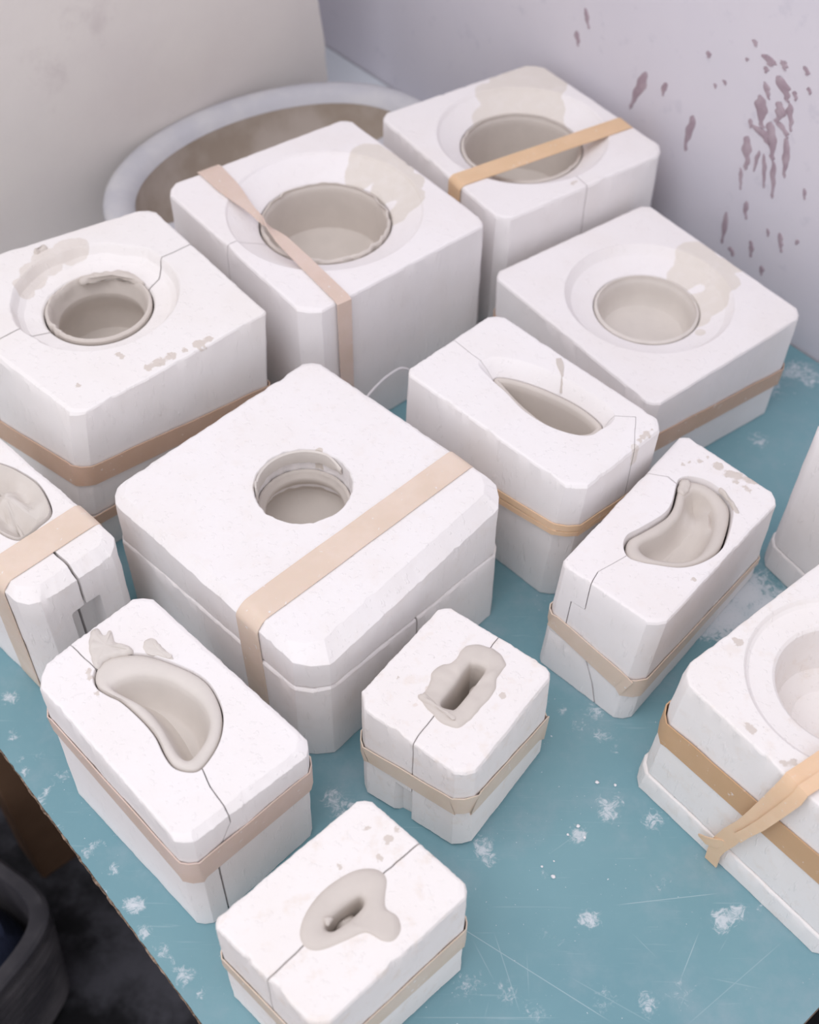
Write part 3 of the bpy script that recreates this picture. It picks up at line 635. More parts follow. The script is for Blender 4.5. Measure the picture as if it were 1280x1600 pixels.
# ---- G: small block, rectangular slot
k = 'G'; h = HT[k]; t = mold(k, 'small squarish plaster mold with a rectangular slot in lumpy clay on its top')
S = spec(k, [.012, .008, .008, .012], [.002, .002, .004, .0025]); pm = plaster('plaster_slot', (.895, .86, .845), rel(k, [(.018, .552, .003), (.006, .538, .002)]), (.80, .73, .68), specks=rel(k, [(.078, .548, .0035), (-.008, .565, .0012)]), warm=.35)
GO = smooth_closed([(.011, .544), (.0183, .5582), (.0204, .5688), (.0273, .5764), (.0374, .5798), (.0467, .594), (.0575, .5974), (.0739, .5925), (.0815, .5805), (.078, .571), (.074, .5641), (.0721, .5523), (.0617, .5382), (.0495, .5231), (.0397, .5171), (.0265, .5227), (.0183, .5327)], 112)
GS = align(GO, smooth_closed([(.0276, .5394), (.039, .558), (.0506, .5768), (.0549, .5782), (.0612, .5764), (.0642, .5714), (.053, .554), (.0405, .5367), (.0353, .5348)], 112))
body = layer_mesh(S, 0, h, seed=5, bbot=.004)
body = boolean(body, loft([at_z(inset(GS, -.005, 1), h + .02), at_z(inset(GS, -.005, 1), h - .06)]), 'DIFFERENCE')
seam = [(.0783, .6082), (.0686, .5937), (.0455, .561), (.0224, .5286), (.0127, .5155), (.0037, .4997)]
nd = (V2(BOT[k][0]) - V2(BOT[k][3])).normalized(); nin = (V2(BOT[k][1]) - V2(BOT[k][0])).normalized()
wp = V2((.0037, .4997)) + nd * .011
bm = bmesh.new(); pts = [wp + nd * .013 - nin * .006, wp - nd * .011 - nin * .006, wp - nd * .0115 + nin * .010, wp + nd * .002 + nin * .009]
lo = [bm.verts.new((p.x, p.y, -.01)) for p in pts]; hi = [bm.verts.new((p.x, p.y, .050)) for p in pts]
for i in range(4): bm.faces.new((lo[i], lo[(i + 1) % 4], hi[(i + 1) % 4], hi[i]))
bm.faces.new(lo[::-1]); bm.faces.new(hi); bmesh.ops.recalc_face_normals(bm, faces=bm.faces); wm = bpy.data.meshes.new('w'); bm.to_mesh(wm); bm.free()
body = boolean(body, wm, 'DIFFERENCE')
halves(body, seam, (.8, -.6), -.1, .3, pm, t, .0004)
ct = clay_thing(k, .07, 'lumpy clay cast with a deep rectangular slot in the small squarish mold')
rg = lambda s, a: (lambda P: [p + Vector((noise.noise(Vector((p.x * 160, p.y * 160, s))), noise.noise(Vector((p.x * 160, p.y * 160, s + 9))))) * a for p in P])
GO = rg(3, .0012)(GO)
bz = lambda z, a, s: (lambda p: z + a * noise.noise(Vector((p.x * 110, p.y * 110, s))))
rows = [at_z(GO, h - .0006), at_z(inset(GO, .0006, 1), h + .0012), at_z(mixp(GO, GS, .2), bz(h + .0024, .0016, 1)), at_z(mixp(GO, GS, .45), bz(h + .0026, .002, 1)), at_z(mixp(GO, GS, .72), bz(h + .0022, .0014, 1)), at_z(mixp(GO, GS, .92), h + .0012), at_z(GS, h - .0012), at_z(inset(GS, .0005, 1), h - .006), at_z(inset(GS, .001, 1), h - .03), at_z(inset(GS, .003, 1), h - .045)]
put('cast_lip', loft(rows, bot_cap=False), clay_mat, ct, angle=60)
put('clay_lump', lathe((.058, .5635), [(0, h - .044), (.006, h - .044), (.0068, h - .03), (.006, h - .018), (.003, h - .0145), (0, h - .014)], 32, lambda ri, a, r, z: (r * (1 + .15 * math.sin(2 * a)), z)), clay_mat, ct, angle=60)
patch([(.016, .548), (.009, .5462), (.013, .5405), (.026, .531), (.034, .5245), (.040, .5215), (.037, .527), (.0285, .5345), (.022, .541)], h, .0038, 6, clay_mat, ct, 'clay_ridge', ins=.001, bumpy=.0015)
hm = hoop(S, [.0645, .06, .0465, .077], [.0185, .018, .026, .0225]); solid(hm, 'rubber_band', 'tan rubber band around the small mold with the rectangular slot', 'rubber band', band_mat['cream'], GB)

# ---- H: nearest block, oval slot with a blob
k = 'H'; h = HT[k]; t = mold(k, 'cream-tinted plaster mold with an oval clay slot and spilled clay blob, nearest the camera')
S = spec(k, [.006, .008, .008, .010], [.003, .003, .0035, .003]); pm = plaster('plaster_oval', (.905, .87, .85), specks=rel(k, [(-.012, .416, .0035), (-.0185, .402, .0025), (-.047, .3945, .002), (-.028, .425, .002), (-.006, .424, .002)]), warm=.4)
HO = smooth_closed([(-.073, .3441), (-.0691, .3604), (-.0573, .3772), (-.0385, .3906), (-.0223, .3933), (-.0129, .3866), (-.0134, .3712), (-.0123, .3632), (-.0045, .3581), (-.0016, .3484), (-.0064, .3401), (-.0145, .3395), (-.0263, .3453), (-.0409, .3391), (-.0566, .3326), (-.0674, .3337)], 112)
HS = align(HO, smooth_closed([(-.0549, .3499), (-.0468, .3608), (-.0345, .3709), (-.0295, .371), (-.0297, .3643), (-.0415, .3524), (-.0498, .3468)], 112))
body = layer_mesh(S, 0, h, seed=8, bbot=.003)
body = boolean(body, loft([at_z(inset(HS, -.006, 1), h + .02), at_z(inset(HS, -.006, 1), h - .06)]), 'DIFFERENCE')
halves(body, [(.0106, .4138), (-.0139, .391), (-.0425, .3605), (-.0705, .3346), (-.0959, .3085)], (.7, -.7), -.1, .3, pm, t, .0005)
ct = clay_thing(k, .07, 'smooth grey clay cast with a narrow oval slot and round blob, nearest the camera')
rows = [at_z(HO, h - .0005), at_z(inset(HO, .0006, 1), h + .0009), at_z(mixp(HO, HS, .25), h + .0022), at_z(mixp(HO, HS, .55), h + .0024), at_z(mixp(HO, HS, .82), h + .0012), at_z(mixp(HO, HS, .95), h - .0005), at_z(HS, h - .003), at_z(inset(HS, .0006, 1), h - .009), at_z(inset(HS, .001, 1), h - .03), at_z(inset(HS, .003, 1), h - .04)]
put('cast_lip', loft(rows, bot_cap=False), clay_mat, ct, angle=60)
put('clay_lump', lathe((-.0415, .3585), [(0, h - .03), (.0065, h - .03), (.0062, h - .018), (.003, h - .0135), (0, h - .013)], 28, lambda ri, a, r, z: (r * (1 + .35 * math.cos(2 * (a - .8))), z + .001 * math.sin(3 * a))), clay_mat, ct, angle=60)
put('clay_crumb', lathe((-.0535, .3535), [(0, h - .002), (.0028, h - .001), (.0034, h + .001), (.002, h + .0032), (0, h + .0036)], 20, lambda ri, a, r, z: (r * (1 + .2 * math.sin(3 * a)), z)), clay_mat, ct, angle=60)
hm = hoop(S, [.076, .07, .0665, .069], [.0155, .016, .030, .0225]); solid(hm, 'rubber_band', 'olive-tan rubber band around the mold with the oval slot, nearest the camera', 'rubber band', band_mat['cream'], GB)

# ---- F: tapered block, kidney opening
k = 'F'; h = HT[k]; t = mold(k, 'tapered plaster mold with a short kidney-shaped clay opening and clay splashes on its top')
S = spec(k, [.006, .007, .010, .012], [.003, .0025, .003, .003])
pm = plaster('plaster_kidney', (.905, .87, .865), specks=rel(k, [(.288, .795, .005), (.2965, .785, .0045), (.305, .783, .004), (.314, .778, .004), (.321, .777, .004), (.309, .769, .002), (.301, .775, .002), (.262, .80, .002), (.272, .801, .0022), (.255, .796, .0018), (.280, .806, .001), (.3125, .764, .0015), (.2465, .661, .002), (.249, .645, .0014)]), warm=.1)
FR = smooth_closed([(.2457, .771), (.2389, .7498), (.2315, .7374), (.2194, .7273), (.2051, .7173), (.194, .7097), (.1894, .6979), (.192, .6849), (.2021, .6794), (.2135, .6768), (.2372, .6737), (.2582, .6804), (.2768, .6959), (.2888, .7219), (.2942, .7454), (.2904, .7585), (.2852, .767), (.2743, .7771), (.2601, .7816), (.2503, .7791)], 120)
FI = align(FR, smooth_closed([(.2541, .76), (.2634, .7672), (.2729, .7595), (.2768, .7418), (.2721, .7176), (.2571, .6923), (.2396, .6841), (.2157, .6872), (.2054, .6965), (.208, .7045), (.2277, .7167), (.2437, .7336), (.25, .7467)], 120))
FC = inset(FR, .0028, 1)
body = layer_mesh(S, .052, h, seed=9)
body = boolean(body, loft([at_z(inset(FR, -.0006, 0), h + .02), at_z(FR, h + .0004), at_z(inset(FR, .0012, 1), h - .008), at_z(inset(FR, .002, 1), .03)]), 'DIFFERENCE')
ld = (V2(TOP[k][0]) - V2(TOP[k][3])).normalized()
halves(body, [(.2195, .7849), (.2392, .7804), (.2475, .770), (.252, .762), (.25, .742), (.235, .722), (.205, .70), (.1916, .6864), (.1736, .6739), (.1647, .6681), (.1601, .6596)], (-.85, -.3), -.1, .3, pm, t, .0005, [(-.1, tuple(ld * .018)), (.106, tuple(ld * .015)), (.1075, (0, 0)), (.3, (0, 0))])
low = layer_mesh(S, 0, .052, seed=10, btop=.0012)
halves(low, [edgept(k, 3, .46), edgept(k, 1, .46)], (.5, -.85), -.1, .3, pm, t, .0009, [(-.1, tuple(-ld * .012)), (0, tuple(-ld * .010)), (.024, tuple(-ld * .002)), (.052, tuple(ld * .012)), (.3, tuple(ld * .012))])
ct = clay_thing(k, .06, 'beige clay cast in the short kidney-shaped opening of the tapered mold')
def kz(d): return lambda p: h - d + .012 * math.exp(-((p.x - .2655) ** 2 + (p.y - .738) ** 2) / .00035) * (1 if d > .014 else 0)
rows = [at_z(inset(FC, .003, 1), .07), at_z(FC, h - .014), at_z(FC, h - .0062), at_z(inset(FC, .0008, 1), h - .0042), at_z(mixp(FC, FI, .3), h - .003), at_z(mixp(FC, FI, .65), h - .0035), at_z(mixp(FC, FI, .9), h - .005), at_z(FI, h - .0075), at_z(inset(FI, .0016, 1), h - .012)]
for d_in, d in ((.004, .020), (.008, .026), (.012, .029), (.016, .030)): rows.append(at_z(inset(FI, d_in, 2), kz(d)))
put('cast_wall', loft(rows), clay_mat, ct, angle=60)
patch([(.2495, .776), (.2470, .7665), (.2510, .7600), (.2560, .7655), (.2605, .7745), (.2560, .7805)], h - .0035, .0028, 4, clay_mat, ct, ins=.0012, bumpy=.001)
patch([(.2925, .757), (.2965, .748), (.2985, .738), (.2945, .737), (.2925, .747), (.2885, .757), (.284, .765), (.287, .768)], h - .001, .0022, 5, clay_mat, ct, 'clay_flash', ins=.0006, bumpy=.001)
hm = hoop(S, [.070, .05, .034, .050], [.019, .010, .009, .025]); solid(hm, 'rubber_band', 'pale rubber band stretched low around the tapered kidney-opening mold', 'rubber band', band_mat['pale'], GB)

# ---- E: long narrow block
k = 'E'; h = HT[k]; t = mold(k, 'long narrow plaster mold with a slanting lens-shaped slot along its top')
S = spec(k, [.007, .012, .010, .014], [.003, .003, .004, .0025]); pm = plaster('plaster_lens', (.90, .87, .865), specks=rel(k, [(.213, .80, .0022), (.209, .796, .0022), (.207, .785, .003), (.216, .806, .002), (.222, .811, .0015), (.220, .803, .0012)]), stain_col=(.78, .73, .68), stains=rel(k, [(.207, .786, .006)]))
ER = smooth_closed([(.0642, .8976), (.0819, .9071), (.1047, .9021), (.1247, .8926), (.1418, .8804), (.1598, .8675), (.1734, .8547), (.1839, .8437), (.1905, .8311), (.1869, .8185), (.176, .8092), (.1665, .8016), (.153, .8013), (.13, .8107), (.1062, .8311), (.0893, .8564), (.0747, .8763)], 112)
EC = align(ER, smooth_closed([(.0803, .8894), (.0977, .8898), (.1281, .8761), (.1603, .8531), (.1795, .8288), (.1749, .817), (.1661, .8118), (.1511, .8115), (.125, .8243), (.105, .846), (.0906, .8674)], 112))
zs = [.085, .094, .094, .105]
body = layer_mesh(S, zs, h, seed=11, bbot=.002)
EM = inset(EC, -.0012, 1)
body = boolean(body, loft([at_z(inset(ER, -.0012, 0), h + .02), at_z(ER, h + .0004), at_z(mixp(ER, EM, .55), h - .006), at_z(EM, h - .015), at_z(EM, .03)]), 'DIFFERENCE')
halves(body, [(.0379, .9332), (.0631, .904), (.08, .888), (.13, .852), (.18, .824), (.1889, .8269), (.2095, .8262), (.2062, .803), (.2038, .7822)], (-.6, -.8), -.1, .3, pm, t, .00025)
low = layer_mesh(S, 0, zs, seed=12, grow=-.002); low = boolean(low, loft([at_z(EM, .2), at_z(EM, .04)]), 'DIFFERENCE'); put('mold_base', low, pm, t)
ct = clay_thing(k, .07, 'clay cast lining the lens-shaped slot of the long narrow mold')
EIn = inset(EC, .006, 2); zc = h - .0145
rows = [at_z(inset(EC, .002, 1), .08), at_z(EC, zc - .006), at_z(EC, zc - .001), at_z(mixp(EC, EIn, .25), zc + .001), at_z(mixp(EC, EIn, .7), zc + .0008), at_z(EIn, zc - .0015), at_z(inset(EIn, .001, 1), zc - .008), at_z(inset(EIn, .002, 1), zc - .03), at_z(inset(EIn, .006, 1), zc - .045), at_z(inset(EIn, .009, 1), zc - .048)]
put('cast_wall', loft(rows), clay_mat, ct, angle=60)
P = [Vector((x, y, h + z)) for x, y, z in ((.1427, .9038, .0005), (.1435, .8975, .0006), (.1441, .891, .0005), (.1446, .8845, .0005), (.1447, .8785, -.0006), (.1444, .8735, -.0045), (.1438, .8685, -.0115))]; put('clay_thread', ribbon(P, Vector((.8, .6, 0)), [.005, .0066, .0055, .0026, .0022, .0022, .0024, .003][:len(P)], .0012, False), clay_mat, ct, angle=60)
hm = hoop(S, [.086, .10, .10, .1145], [.008, .008, .008, .0085]); solid(hm, 'rubber_band', 'upper of two peach rubber bands around the long narrow mold', 'rubber band', band_mat['peach'], GB)
hm = hoop(S, [.074, .092, .092, .1065], [.010, .008, .008, .0055], off=.0016); solid(hm, 'rubber_band', 'lower of two peach rubber bands around the long narrow mold', 'rubber band', band_mat['peach'], GB)

# ---- D: beside the lilac wall
def dish(c, h, R1, R2, dz, depth, r_low, lip=.0015, curve=1.0, n=96):
    """cutter: shallow pouring dish R1 -> R2 over dz, then straight down"""
    P = [(0, h + .02), (R1 + lip, h + .02), (R1 + lip, h + .0004), (R1 + lip * .3, h - lip * .35), (R1 - lip * .2, h - lip * 1.1)]
    for i in range(1, 9):
        t_ = i / 8; P.append((R1 + (R2 + .0015 - R1) * (t_ ** (1 / curve) if curve < 1 else 1 - (1 - t_) ** curve if curve > 1 else t_), h - lip * 1.1 - (dz - lip * 1.1) * (t_ if curve != 2 else math.sqrt(1 - (1 - t_) ** 2))))
    P += [(R2 + .0004, h - dz - .001), (R2, h - dz - .004), (R2 + r_low, h - dz - .03), (R2 + r_low, h - depth), (0, h - depth)]
    return lathe(c, P, n)
k = 'D'; h = HT[k]; t = mold(k, 'square plaster mold with uncrossed round opening and low tan band, beside the lilac wall')
S = spec(k, [.010, .008, .012, .010], .003); c = (.2525, 1.0455)
pm = plaster('plaster_round', (.895, .86, .855), rel(k, [(.312, 1.118, .022), (.330, 1.096, .020), (.337, 1.072, .017), (.320, 1.052, .020), (.306, 1.030, .013), (.298, 1.095, .018), (.352, 1.098, .010), (.305, 1.006, .006), (.300, 1.060, .012)]), (.78, .725, .665), wob=.003)
zs = [.072, .066, .060, .0725]
body = layer_mesh(S, zs, h, seed=13, grow=.001)
body = boolean(body, dish(c, h, .0895, .0572, .0175, .09, 0, lip=.0012, curve=2), 'DIFFERENCE')
se = [edgept(k, 2, .5), c, edgept(k, 0, .5)]
put('mold_body', body, pm, t, angle=21)
low = layer_mesh(S, 0, zs, seed=14); low = boolean(low, lathe(c, [(0, .2), (.0572, .2), (.0572, .03), (0, .03)], 48), 'DIFFERENCE'); put('mold_base', low, pm, t)
ct = clay_thing(k, .05, 'clay cast in the round opening of the mold beside the lilac wall')
put('cup_wall', cup(c, h, .0165, .0565, .051, .021, [(.0505, .026), (.0495, .034), (.048, .044), (.044, .050), (.03, .053)], .0535, .0006, 4), clay_wet, ct)
hm = hoop(S, [.075, .068, .056, .071], [.022, .022, .0224, .027], off=.0022); solid(hm, 'rubber_band', 'tan rubber band low around the round-opening mold beside the lilac wall', 'rubber band', band_mat['tan'], GB)

# ---- C: rear block, amber band across
k = 'C'; h = HT[k]; t = mold(k, 'rear plaster mold in the wall corner, flat amber band across its stained round hole')
S = spec(k, [.012, .016, .016, .012], .0035); c = (.125, 1.2786)
pm = plaster('plaster_stained', (.89, .855, .85), rel(k, [(.150, 1.423, .025), (.116, 1.392, .026), (.152, 1.385, .032), (.115, 1.355, .030), (.150, 1.345, .030), (.090, 1.332, .022), (.165, 1.320, .016), (.09, 1.368, .018)]), (.77, .715, .655), specks=rel(k, [(.180, 1.185, .002), (.175, 1.181, .002)]), wob=.003)
body = layer_mesh(S, 0, h, seed=15)
body = boolean(body, dish(c, h, .098, .0718, .018, .13, -.002, lip=.003), 'DIFFERENCE')
body = boolean(body, slot_cut((.2052, 1.1562), (.158, 1.232), .0009, h), 'DIFFERENCE'); put('mold_body', body, pm, t, angle=21)
ct = clay_thing(k, .06, 'clay cast under the amber band in the rear corner mold')
put('cup_wall', cup(c, h, .0175, .071, .066, .022, [(.0655, .03), (.0655, .06), (.06, .088), (.045, .097)], .099, .0015, 6, .001), clay_mat, ct)
a0, a1 = V2((.04405, 1.1798)), V2((.25955, 1.3098)); dd = (a1 - a0).normalized()
strap(k, a0, a1, .0235, band_mat['honey'], 'flat amber rubber band across the round hole of the rear corner mold', S=S)

# ---- B: tallest, twisted band
k = 'B'; h = HT[k]; t = mold(k, 'tall plaster mold with a wide round hole under a twisted pinched band')
S = spec(k, [.016, .010, .008, .018], .003); c = (-.0953, 1.1157)
pm = plaster('plaster_wide', (.895, .86, .86), rel(k, [(-.05, 1.213, .024), (-.022, 1.198, .024), (-.006, 1.165, .018), (-.004, 1.14, .016), (-.02, 1.125, .014), (-.028, 1.17, .02), (-.06, 1.195, .018)]), (.76, .705, .645), wob=.004)
body = layer_mesh(S, 0, h, seed=17)
body = boolean(body, dish(c, h, .1045, .0722, .018, .13, -.003, lip=.002), 'DIFFERENCE')
body = boolean(body, slot_cut((-.198, 1.0465), (-.14, 1.086), .0007, h), 'DIFFERENCE'); put('mold_body', body, pm, t, angle=21)
ct = clay_thing(k, .06, 'ragged-edged clay cast in the wide hole under the twisted band')
put('cup_wall', cup(c, h, .0165, .0705, .066, .020, [(.0655, .028), (.0655, .05), (.0625, .072), (.052, .082), (.03, .086)], .087, .004, 8, .0022), clay_mat, ct)
# band: flat over the rear edge, twisted to a rope over the hole, flat again down the front face
p_in, p_out = V2((-.2265, 1.1815)), V2((-.0695, .9645))
P = []; W = []; wd = []; d = (p_out - p_in).normalized(); side = Vector((-d.y, d.x, 0)); q0, q1 = p_in - d * .003, p_out + d * .0032; Ln = (q1 - q0).length
for i in range(9): P.append(Vector((q0.x, q0.y, .002 + (h - .006) * i / 8))); W.append(side); wd.append(.019)
def bw_(t_):
    for (a, x), (b, y) in zip(BWD, BWD[1:]):
        if a <= t_ <= b: f_ = (t_ - a) / (b - a); f_ = f_ * f_ * (3 - 2 * f_); return x + (y - x) * f_
BWD = [(0, .027), (.12, .025), (.40, .0075), (.52, .010), (.58, .014), (.75, .016), (1, .0165)]
n = 44
for i in range(n + 1):
    t_ = i / n; q = q0.lerp(q1, t_); tw = 0 if t_ < .3 else math.pi * min(1, (t_ - .3) / .28); tw = tw * .5 - .5 * math.sin(tw * 2) * .5
    sag = .0018 if 0 < i < n else 0; P.append(Vector((q.x, q.y, h + sag))); up_ = Vector((0, 0, 1)); W.append(side * math.cos(tw * 2) + up_ * math.sin(tw * 2)); wd.append(bw_(t_))
for i in range(1, 10): P.append(Vector((q1.x, q1.y, h - .002 - (h - .005) * i / 9))); W.append(side); wd.append(.0165 - .002 * i / 9)
for i in range(len(W)):
    if i and W[i].dot(W[i - 1]) < 0: W[i] = -W[i]
solid(ribbon(P, W, wd, .0013, False), 'rubber_band', 'pinched and twisted tan rubber band across the wide hole of the tall mold', 'rubber band', band_mat['rose'], GB)

# ---- A: broken collar, two brown bands
k = 'A'; h = HT[k]; t = mold(k, 'plaster mold with a broken collared hole, chipped edge and low brown bands')
S = spec(k, [.012, .012, .004, .010], [.003, .003, .0025, .005]); c = (-.3121, .9596)
pm = plaster('plaster_collared', (.89, .86, .845), rel(k, [(-.373, 1.017, .014), (-.355, 1.033, .013), (-.383, .995, .012), (-.343, 1.038, .010), (-.388, .975, .009)]), (.77, .715, .665), specks=rel(k, [(-.236, .863, .006), (-.226, .872, .005), (-.202, .889, .006), (-.193, .897, .004), (-.245, .856, .004), (-.214, .881, .003), (-.276, .873, .003), (-.271, .868, .002), (-.305, .83, .0025)]), wob=.004)
body = layer_mesh(S, .057, h, seed=19, rough=.0009)
def coll_cut():
    P = [(0, h + .02), (.083, h + .02), (.083, h + .0004), (.0815, h - .001), (.080, h - .004), (.0775, h - .010), (.072, h - .0145), (.062, h - .0165), (.0562, h - .0175), (.0545, h - .019), (.0535, h - .024), (.0535, h - .13), (0, h - .13)]
    def wb_(ri, a, r, z):
        if 2 <= ri <= 7: return r + .003 * noise.noise(Vector((math.cos(a) * 3, math.sin(a) * 3, 11))) * (1 if math.cos(a - 2.6) > 0 else .3), z + (.0015 * noise.noise(Vector((math.cos(a) * 5, math.sin(a) * 5, 11))) if ri > 3 else 0)
        return r, z
    return lathe(c, P, 120, wb_)
body = boolean(body, coll_cut(), 'DIFFERENCE')
halves(body, [(-.2293, 1.0404), (-.2564, 1.0178), (-.2581, 1.0024), (-.2713, .983), (-.3085, .95), (-.3731, .9097), (-.3915, .8928)], (.75, -.66), -.1, .3, pm, t, .0007)
put('mold_base', layer_mesh(S, 0, .057, seed=20, grow=.001), pm, t)
ct = clay_thing(k, .07, 'clay collar with torn edges in the round hole of the chipped mold')
put('cup_wall', cup(c, h, .0145, .0526, .0428, .030, [(.0425, .034), (.0445, .042), (.05, .056), (.052, .068), (.048, .084), (.03, .090)], .092, .0045, 12, .0022, math.radians(150)), clay_mat, ct)
patch([(-.3385, .9985), (-.3245, 1.0085), (-.30, 1.0125), (-.285, 1.008), (-.272, .996), (-.279, .9955), (-.30, 1.005), (-.321, 1.001), (-.334, .9935)], h - .0155, .0042, 9, clay_mat, ct, 'clay_flash', ins=.0008, bumpy=.0025)
patch([(-.3865, 1.0235), (-.3835, 1.030), (-.377, 1.034), (-.373, 1.030), (-.378, 1.0255), (-.382, 1.020)], h - .0005, .004, 10, clay_mat, ct, 'clay_crumb', ins=.0012, bumpy=.003)
hm = hoop(S, [.070, .09, .092, .1165], [.026, .026, .024, .0255], off=.0015); solid(hm, 'rubber_band', 'upper brown rubber band around the chipped broken-collar mold', 'rubber band', band_mat['tan'], GB)
hm = hoop(S, [.05, .05, .05, .0525], .014, off=.003); solid(hm, 'rubber_band', 'lower brown rubber band near the base of the chipped broken-collar mold', 'rubber band', band_mat['tan'], GB)

# ---- J: split block at the frame edge
k = 'J'; h = HT[k]; t = mold(k, 'split plaster mold with a notched front face under a broad pale band')
S = spec(k, [.008, .008, .012, .014], [.004, .004, .010, .008]); pm = plaster('plaster_split', (.90, .87, .86), warm=.12)
JC = smooth_closed([(-.3950, .7750), (-.371, .7686), (-.3529, .760), (-.3309, .7427), (-.3143, .7117), (-.322, .6943), (-.3366, .6786), (-.360, .690), (-.385, .715), (-.405, .745)], 96)
body = layer_mesh(S, 0, h, seed=21, rough=.001)
body = boolean(body, loft([at_z(inset(JC, -.001, 0), h + .02), at_z(JC, h + .0004), at_z(inset(JC, .004, 2), h - .05), at_z(inset(JC, .010, 2), h - .09)]), 'DIFFERENCE')
sd = (V2(TOP[k][2]) - V2(TOP[k][3])).normalized(); sn = (V2(TOP[k][1]) - V2(TOP[k][2])).normalized()
m0 = edgept(k, 2, .48); body = boolean(body, boxmesh(tuple(m0 + sn * .002) + (.04,), (.030, .034, .15), math.atan2(sd.y, sd.x), .003), 'DIFFERENCE')
halves(body, [m0 - sn * 0, m0 + sn * .03, m0 + sn * .06, edgept(k, 0, .5)], sd, -.1, .3, pm, t, .0012)
ct = clay_thing(k, .07, 'crumpled pale clay cast filling the hollow of the split mold at the frame edge')
JI = inset(JC, .0055, 2); jz = lambda d, a: (lambda p: h - d + a * (noise.noise(Vector((p.x * 38, p.y * 38, 4))) + .35 * noise.noise(Vector((p.x * 110, p.y * 110, 8)))))
rows = [at_z(inset(JC, .005, 2), h - .05), at_z(inset(JC, .001, 1), h - .006), at_z(inset(JC, .0012, 1), h - .0012), at_z(mixp(JC, JI, .45), jz(-.0012, .003)), at_z(JI, jz(.003, .004)), at_z(inset(JI, .006, 2), jz(.010, .01)), at_z(inset(JI, .010, 2), jz(.015, .013))]
J2 = inset(JI, .010, 2); jc = sum(J2, Vector((0, 0))) / len(J2)
for f_ in (.8, .6, .4, .2): rows.append(at_z([jc + (p - jc) * f_ for p in J2], jz(.018 - .012 * (1 - f_), .016)))
put('cast_wall', loft(rows), clay_wet, ct, angle=70)
a0 = V2((-.3436, .6298)); a1 = V2((-.27995, .7065)); dd = (a1 - a0).normalized(); sidev = Vector((-dd.y, dd.x))
e0 = V2((-.3436, .6298)); e1 = V2((-.27, .7000)); e0 = isect(a0, sd, V2(TOP[k][3]), sn); e1 = isect(a0, sd, V2(TOP[k][2]), sn)
strap(k, e0 + sn * .012, e1 + sn * .012, .0305, band_mat['pale'], 'broad pale beige rubber band over the split mold at the frame edge', S=S)

# ---- K: empty stepped bowl, two bands
k = 'K'; h = HT[k]; t = mold(k, 'plaster mold with an empty stepped round bowl, crossed by two amber bands')
S = spec(k, [.012, .008, .008, .010], .0022); c = (.3475, .541)
pm = plaster('plaster_bowl', (.90, .865, .845), specks=rel(k, [(.2645, .578, .003), (.2675, .576, .002), (.262, .497, .0025), (.2595, .501, .0018), (.2645, .494, .002), (.2905, .4685, .003), (.2825, .4675, .003)]), warm=.3)
S['cham'] = [.014, .008, .008, .010]
body = layer_mesh(S, .0275, h, seed=23, grow=0.)
P = [(0, h + .02), (.0822, h + .02), (.0822, h + .0004), (.0808, h - .001), (.0795, h - .0035), (.077, h - .0055), (.066, h - .0065), (.058, h - .0072), (.0555, h - .0095), (.0545, h - .014), (.052, h - .03), (.045, h - .05), (.03, h - .062), (0, h - .066)]
body = boolean(body, lathe(c, P, 120), 'DIFFERENCE')
eF = V2(TOP[k][3]) - V2(TOP[k][0]); eB = V2(TOP[k][1]) - V2(TOP[k][0]); eFn, eBn = eF.normalized(), eB.normalized()
ch0 = c + Vector((0, 0)) if False else Vector(c) + eFn * .060 - eBn * .052
bxx = boxmesh((ch0.x, ch0.y, h - .004), (.050, .046, .016), math.atan2(eBn.y, eBn.x), .001); body = boolean(body, bxx, 'DIFFERENCE')
put('mold_body', body, pm, t, angle=21)
pi_ = ch0; put('sprue_plug', boxmesh((pi_.x, pi_.y, h - .0078), (.0490, .045, .0072), math.atan2(eBn.y, eBn.x), .001), pm, t)
put('mold_base', layer_mesh(S, 0, .0265, seed=24, grow=.0018, btop=.0022), pm, t)
hm = hoop(S, [.095, .10, .105, .1085], [.029, .029, .03, .0315], off=.0014); solid(hm, 'rubber_band', 'darker amber rubber band running level around the stepped-bowl mold', 'rubber band', band_mat['amber'], GB)
